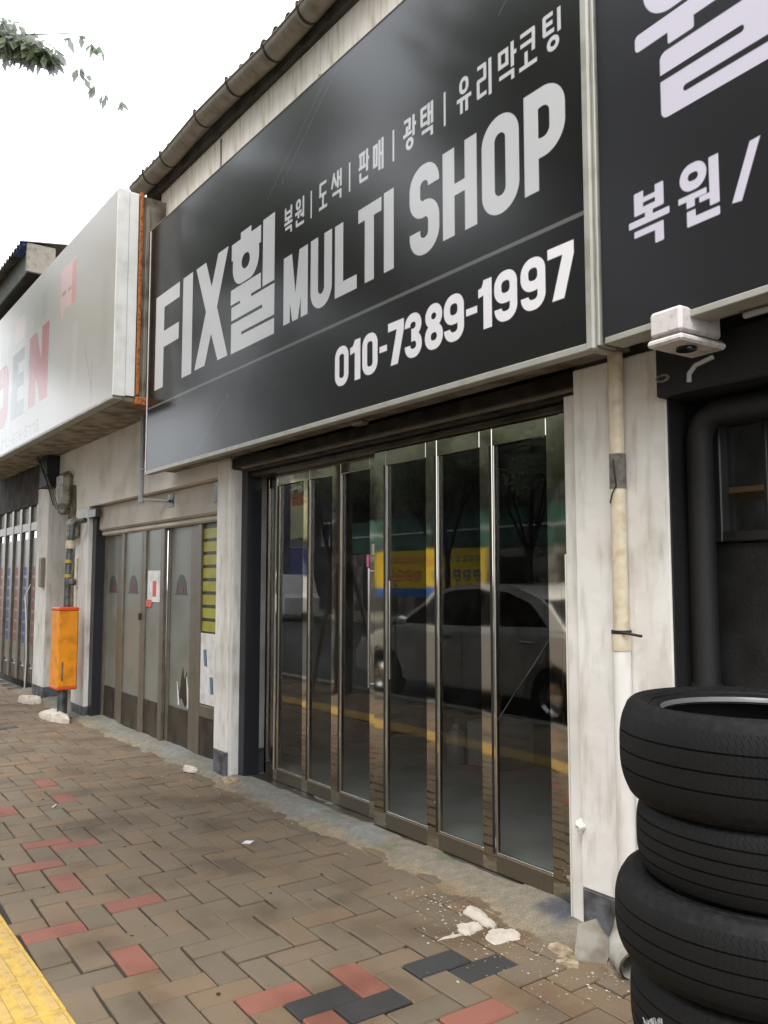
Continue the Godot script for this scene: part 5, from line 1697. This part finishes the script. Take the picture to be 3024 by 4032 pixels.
func car():
	var c := thing("parked_car", "silver four-door car parked at the kerb, mirrored in the glass doors", "car", Vector3(-8.0, -0.13, 1.95))
	var body := PackedVector2Array([Vector2(-2.48, .30), Vector2(-2.50, .62), Vector2(-2.36, .78), Vector2(-1.5, .97), Vector2(-0.6, 1.02), Vector2(1.6, 1.06), Vector2(2.35, 1.06), Vector2(2.50, .98), Vector2(2.52, .55), Vector2(2.42, .28), Vector2(1.95, .26), Vector2(1.92, .42), Vector2(1.8, .60), Vector2(1.55, .68), Vector2(1.3, .60), Vector2(1.18, .42), Vector2(1.15, .26), Vector2(-1.2, .26), Vector2(-1.23, .42), Vector2(-1.35, .60), Vector2(-1.6, .68), Vector2(-1.85, .60), Vector2(-1.97, .42), Vector2(-2.0, .26)])
	var slim := Geometry2D.offset_polygon(body, -0.05)[0]
	var m := MB.new()
	m.prism(body, -0.80, 0.80)
	m.prism(slim, 0.80, 0.88)
	m.prism(slim, -0.88, -0.80)
	part("body", m.done(), M.car_silver, c)
	var roof := PackedVector2Array([Vector2(-1.5, .98), Vector2(-0.72, 1.47), Vector2(-0.35, 1.57), Vector2(0.25, 1.595), Vector2(0.75, 1.56), Vector2(1.2, 1.42), Vector2(1.78, 1.07)])
	var m2 := MB.new()
	# roof tapers towards its top
	for i in roof.size():
		var j := (i + 1) % roof.size()
		var za := 0.80 - 0.34 * (roof[i].y - 1.0)
		var zb := 0.80 - 0.34 * (roof[j].y - 1.0)
		if j != 0:
			m2.quad(Vector3(roof[i].x, roof[i].y, -za), Vector3(roof[i].x, roof[i].y, za), Vector3(roof[j].x, roof[j].y, zb), Vector3(roof[j].x, roof[j].y, -zb), Vector3(-(roof[j].y - roof[i].y), roof[j].x - roof[i].x, 0), 3)
	var idx := Geometry2D.triangulate_polygon(roof)
	for i in range(0, idx.size(), 3):
		for s in [-1.0, 1.0]:
			var q := []
			for k in 3:
				var p := roof[idx[i + k]]
				q.append(Vector3(p.x, p.y, s * (0.80 - 0.34 * (p.y - 1.0))))
			m2.tri(q[0], q[1], q[2], Vector3(0, 0.3, s))
	part("roof", m2.done(), M.car_silver, c)
	for s in [-1.0, 1.0]:
		for w in [[Vector2(-1.28, 1.05), Vector2(-0.66, 1.43), Vector2(-0.32, 1.51), Vector2(0.065, 1.53), Vector2(0.065, 1.06)], [Vector2(0.075, 1.06), Vector2(0.075, 1.53), Vector2(0.66, 1.49), Vector2(1.08, 1.36), Vector2(1.42, 1.10)]]:
			var g := MB.new()
			var pts: Array = w
			for k in range(1, pts.size() - 1):
				var q := []
				for p in [pts[0], pts[k], pts[k + 1]]:
					q.append(Vector3(p.x, p.y, s * (0.806 - 0.34 * (p.y - 1.0))))
				g.tri(q[0], q[1], q[2], Vector3(0, 0.3, s))
			part("side_window", g.done(), M.car_glass, c)
		for d in [-1.42, 0.07, 1.5]:
			part("door_gap", boxmesh(Vector3(d - 0.006, 0.35, s * 0.881 - 0.002), Vector3(d + 0.006, 1.0, s * 0.881 + 0.002)), M.rubber_seal, c)
		for d in [-0.2, 1.2]:
			part("door_handle", boxmesh(Vector3(d - 0.1, 0.90, s * 0.89 - 0.012), Vector3(d + 0.1, 0.93, s * 0.89 + 0.012), 0.008), M.chrome, c)
		part("door_mirror", boxmesh(Vector3(-1.22, 1.03, s * 0.93 - 0.09), Vector3(-1.06, 1.15, s * 0.93 + 0.09), 0.04), M.car_silver, c)
		for wx in [-1.6, 1.55]:
			var ty := MB.new()
			ty.lathe([Vector2(0.19, -0.1), Vector2(0.30, -0.1), Vector2(0.325, -0.07), Vector2(0.325, 0.07), Vector2(0.30, 0.1), Vector2(0.19, 0.1)], 36, Transform3D(Basis(Vector3.RIGHT, PI / 2), Vector3(wx, 0.325, s * 0.78)))
			var tyre := part("wheel", ty.done(), M.rubber_side, c)
			var rm := MB.new()
			rm.lathe([Vector2(0.0, s * 0.07), Vector2(0.05, s * 0.075), Vector2(0.16, s * 0.05), Vector2(0.19, s * 0.085), Vector2(0.2, s * 0.08)], 24, Transform3D(Basis(Vector3.RIGHT, PI / 2), Vector3(wx, 0.325, s * 0.78)))
			part("rim", rm.done(), M.chrome, tyre)
		part("headlight", boxmesh(Vector3(-2.50, 0.66, s * 0.62 - 0.17), Vector3(-2.28, 0.78, s * 0.62 + 0.17), 0.04), M.lamp_clear, c)
		part("tail_light", boxmesh(Vector3(2.40, 0.82, s * 0.66 - 0.15), Vector3(2.528, 0.99, s * 0.66 + 0.15), 0.03), M.lamp_red, c)
	for e in [[Vector2(-1.47, 1.0), Vector2(-0.75, 1.455)], [Vector2(1.22, 1.405), Vector2(1.74, 1.09)]]:
		var g := MB.new()
		var a: Vector2 = e[0]
		var b: Vector2 = e[1]
		var n := Vector3(-(b.y - a.y), b.x - a.x, 0).normalized() * 0.006
		var za := 0.74 - 0.34 * (a.y - 1.0)
		var zb := 0.74 - 0.34 * (b.y - 1.0)
		g.quad(Vector3(a.x, a.y, -za) + n, Vector3(a.x, a.y, za) + n, Vector3(b.x, b.y, zb) + n, Vector3(b.x, b.y, -zb) + n, n)
		part("windscreen" if a.x < 0 else "rear_window", g.done(), M.car_glass, c)


func truck():
	var t := thing("small_truck", "small white flatbed truck on the far side of the road", "truck", Vector3(-31.5, -0.13, 11.2))
	var cab := PackedVector2Array([Vector2(1.0, .35), Vector2(2.55, .35), Vector2(2.6, .95), Vector2(2.45, 1.1), Vector2(2.1, 1.85), Vector2(1.0, 1.9)])
	var m := MB.new()
	m.prism(cab, -0.8, 0.8)
	part("cab", m.done(), M.truck_white, t)
	var w := MB.new()
	w.prism(PackedVector2Array([Vector2(1.3, 1.12), Vector2(2.3, 1.12), Vector2(2.0, 1.75), Vector2(1.3, 1.75)]), -0.806, -0.801)
	part("side_window", w.done(), M.car_glass, t)
	part("load_bed", boxmesh(Vector3(-2.4, 0.62, -0.82), Vector3(0.95, 0.98, 0.82), 0.02), M.truck_white, t)
	part("chassis", boxmesh(Vector3(-2.3, 0.4, -0.5), Vector3(1.0, 0.6, 0.5), 0.02), M.rubber_seal, t)
	for x in [-1.5, 1.75]:
		for s in [-1.0, 1.0]:
			var ty := MB.new()
			ty.lathe([Vector2(0.0, -0.09), Vector2(0.28, -0.09), Vector2(0.30, -0.06), Vector2(0.30, 0.06), Vector2(0.28, 0.09), Vector2(0, 0.09)], 24, Transform3D(Basis(Vector3.RIGHT, PI / 2), Vector3(x, 0.30, s * 0.7)))
			part("wheel", ty.done(), M.rubber_side, t)


func leaf_mesh(centres: Array, each: int, size: float, droop := 0.3, gen := 1) -> ArrayMesh:
	# small folded leaves in clumps: [centre, radius]
	var r := RandomNumberGenerator.new()
	r.seed = gen
	var pos := PackedVector3Array()
	var nor := PackedVector3Array()
	for c in centres:
		for k in each:
			var d := Vector3(r.randfn(), r.randfn(), r.randfn()).normalized() * pow(r.randf(), 0.45)
			var o: Vector3 = c[0] + d * Vector3(c[1], c[1] * 0.72, c[1])
			var along := (Vector3(r.randfn(), r.randfn() * 0.6 - droop, r.randfn())).normalized()
			var side := along.cross(Vector3(r.randfn(), r.randfn(), r.randfn())).normalized()
			var n := side.cross(along).normalized()
			var l := size * r.randf_range(0.65, 1.25)
			var w := l * 0.21
			var tip := o + along * l
			var mid := o + along * l * 0.45
			var fold := n * l * 0.06
			for t in [[o, mid + side * w + fold, tip], [o, tip, mid - side * w + fold]]:
				for q in t:
					pos.append(q)
				for q in 3:
					nor.append(n)
	var arr := []
	arr.resize(Mesh.ARRAY_MAX)
	arr[Mesh.ARRAY_VERTEX] = pos
	var am := ArrayMesh.new()
	am.add_surface_from_arrays(Mesh.PRIMITIVE_TRIANGLES, arr)
	return am


func street_tree(label: String, at: Vector3, h: float, spread: float, base: float, gen: int, group := "", deep := 1.0) -> Node3D:
	var r := RandomNumberGenerator.new()
	r.seed = gen
	var t := thing("street_tree", label, "tree", at, group)
	var tr := MB.new()
	var fork := base * 0.8
	tr.tube([Vector3(0, -0.1, 0), Vector3(0.03, fork * 0.5, 0.02), Vector3(0.02, fork, 0)], [0.13, 0.105, 0.09], 10)
	var ends := []
	for k in 6:
		var a := TAU * k / 6 + r.randf() * 0.8
		var e := Vector3(cos(a) * spread * r.randf_range(0.45, 0.85), lerpf(base, h, r.randf_range(0.35, 0.8)), sin(a) * spread * deep * r.randf_range(0.45, 0.85))
		var mid := Vector3(e.x * 0.4, lerpf(fork, e.y, 0.55), e.z * 0.4)
		tr.tube([Vector3(0.02, fork - 0.05, 0), mid, e], [0.065, 0.04, 0.012], 7)
		ends.append(e)
		for j in 2:
			var e2 := mid.lerp(e, 0.5) + Vector3(r.randfn(), r.randf() + 0.2, r.randfn()) * 0.55
			tr.tube([mid, mid.lerp(e2, 0.6) + Vector3(0, 0.08, 0), e2], [0.03, 0.02, 0.008], 5)
			ends.append(e2)
	part("trunk", tr.done(), M.bark, t)
	for w in 3:
		var cs := []
		for e in ends:
			if r.randf() < 0.62:
				cs.append([e + Vector3(r.randfn() * 0.25, r.randfn() * 0.2, r.randfn() * 0.25), spread * r.randf_range(0.2, 0.36)])
		for k in 3:
			var a := r.randf() * TAU
			cs.append([Vector3(cos(a) * spread * 0.5, lerpf(base, h, r.randf_range(0.5, 0.95)), sin(a) * spread * deep * 0.5), spread * 0.33 * (1.0 + deep) / 2.0])
		part("crown", leaf_mesh(cs, 230, 0.2 if group else 0.15, 0.35, gen * 7 + w), [M.leaf, M.leaf2, M.leaf3][w], t)
	return t


func trees():
	# the tree by the kerb whose branch hangs into view
	var t := street_tree("slender kerbside tree tied to three stakes, one leafy branch reaching over the pavement", Vector3(-9.38, 0, 0.12), 8.6, 1.9, 3.6, 31, "", 0.5)
	var br := MB.new()
	var L := func(x: float, y: float, z: float) -> Vector3: return Vector3(x + 9.38, y, z - 0.12)
	br.tube([L.call(-9.36, 4.6, 0.1), L.call(-9.1, 6.3, -0.8), L.call(-8.85, 7.05, -1.55), L.call(-8.6, 7.0, -2.0)], [0.05, 0.03, 0.014, 0.005], 7)
	br.tube([L.call(-8.85, 7.05, -1.55), L.call(-8.45, 7.12, -2.2), L.call(-8.2, 7.0, -2.46)], [0.009, 0.005, 0.003], 5)
	br.tube([L.call(-8.55, 7.0, -2.05), L.call(-8.4, 6.78, -2.3), L.call(-8.27, 6.52, -2.46), L.call(-8.12, 6.38, -2.68)], [0.006, 0.004, 0.003, 0.0025], 4)
	part("branch", br.done(), M.bark, t)
	part("branch_leaves", leaf_mesh([[L.call(-8.83, 7.08, -1.72), 0.25], [L.call(-8.72, 6.98, -1.80), 0.19], [L.call(-8.62, 6.92, -1.95), 0.15], [L.call(-8.55, 6.88, -2.05), 0.12], [L.call(-8.9, 7.16, -1.6), 0.22]], 130, 0.14, 1.1, 301), M.leaf2, t)
	part("branch_leaves", leaf_mesh([[L.call(-8.8, 7.0, -1.75), 0.2], [L.call(-8.66, 6.95, -1.88), 0.14], [L.call(-8.9, 7.1, -1.6), 0.22]], 80, 0.12, 1.1, 302), M.leaf, t)
	var hang := []
	for p in [[-8.40, 7.05, -2.2], [-8.31, 7.06, -2.32], [-8.26, 6.98, -2.40], [-8.2, 6.96, -2.47], [-8.37, 6.76, -2.31], [-8.33, 6.66, -2.37], [-8.29, 6.55, -2.43], [-8.22, 6.46, -2.53], [-8.13, 6.40, -2.66]]:
		hang.append([L.call(p[0], p[1], p[2]), 0.03])
	part("branch_leaves", leaf_mesh(hang, 4, 0.15, 1.8, 303), M.leaf2, t)
	for k in 3:
		var a := TAU * k / 3 + 0.4
		var s := MB.new()
		s.tube([Vector3(cos(a) * 0.75, -0.05, sin(a) * 0.75 * 0.6), Vector3(cos(a) * 0.1, 1.85, sin(a) * 0.1)], 0.028, 8)
		part("stake", s.done(), M.stake, t)
	var tie := MB.new()
	tie.tube([Vector3(0, 1.75, 0), Vector3(0, 1.86, 0)], 0.14, 10)
	part("tie", tie.done(), M.tape, t)
	street_tree("leafy kerbside tree added to darken the sign reflection, with a wide crown, farther along the pavement than the staked tree", Vector3(-15.8, 0, 0.45), 9.0, 2.9, 3.3, 45, "added trees along the kerb", 0.5)  # added out of view, its crown darkens what the sign mirrors
	street_tree("leafy kerbside tree added to darken the sign reflection, with a wide crown, nearer the tyre stack than the staked tree", Vector3(-3.4, 0, 0.5), 8.6, 2.7, 3.5, 46, "added trees along the kerb", 0.4)  # also added unseen, to cover sky in the sign reflection
	# trees along the far pavement
	var words := ["leafy tree on the far pavement at the left post of the banner", "leafy tree on the far pavement behind the middle of the banner", "leafy tree on the far pavement right beside the banner", "leafy tree on the far pavement before the teal wall", "leafy tree on the far pavement where the teal wall meets the tan building", "leafy tree on the far pavement in front of the tan building", "wide leafy tree on the far pavement, second before the tan building", "leafy tree on the far pavement before the dark grey building"]
	var spots := [[-31.8, 14.4], [-27.6, 17.2], [-23.6, 14.4], [-19.6, 14.6], [-15.6, 14.4], [-11.0, 14.6], [-6.0, 14.5], [-42.5, 14.6]]
	for k in spots.size():
		street_tree(words[k], Vector3(spots[k][0], 0, spots[k][1]), (9.6 if k < 7 else 6.5) + 0.6 * (k % 3), 3.0, 2.9, 60 + k, "trees along the far pavement")
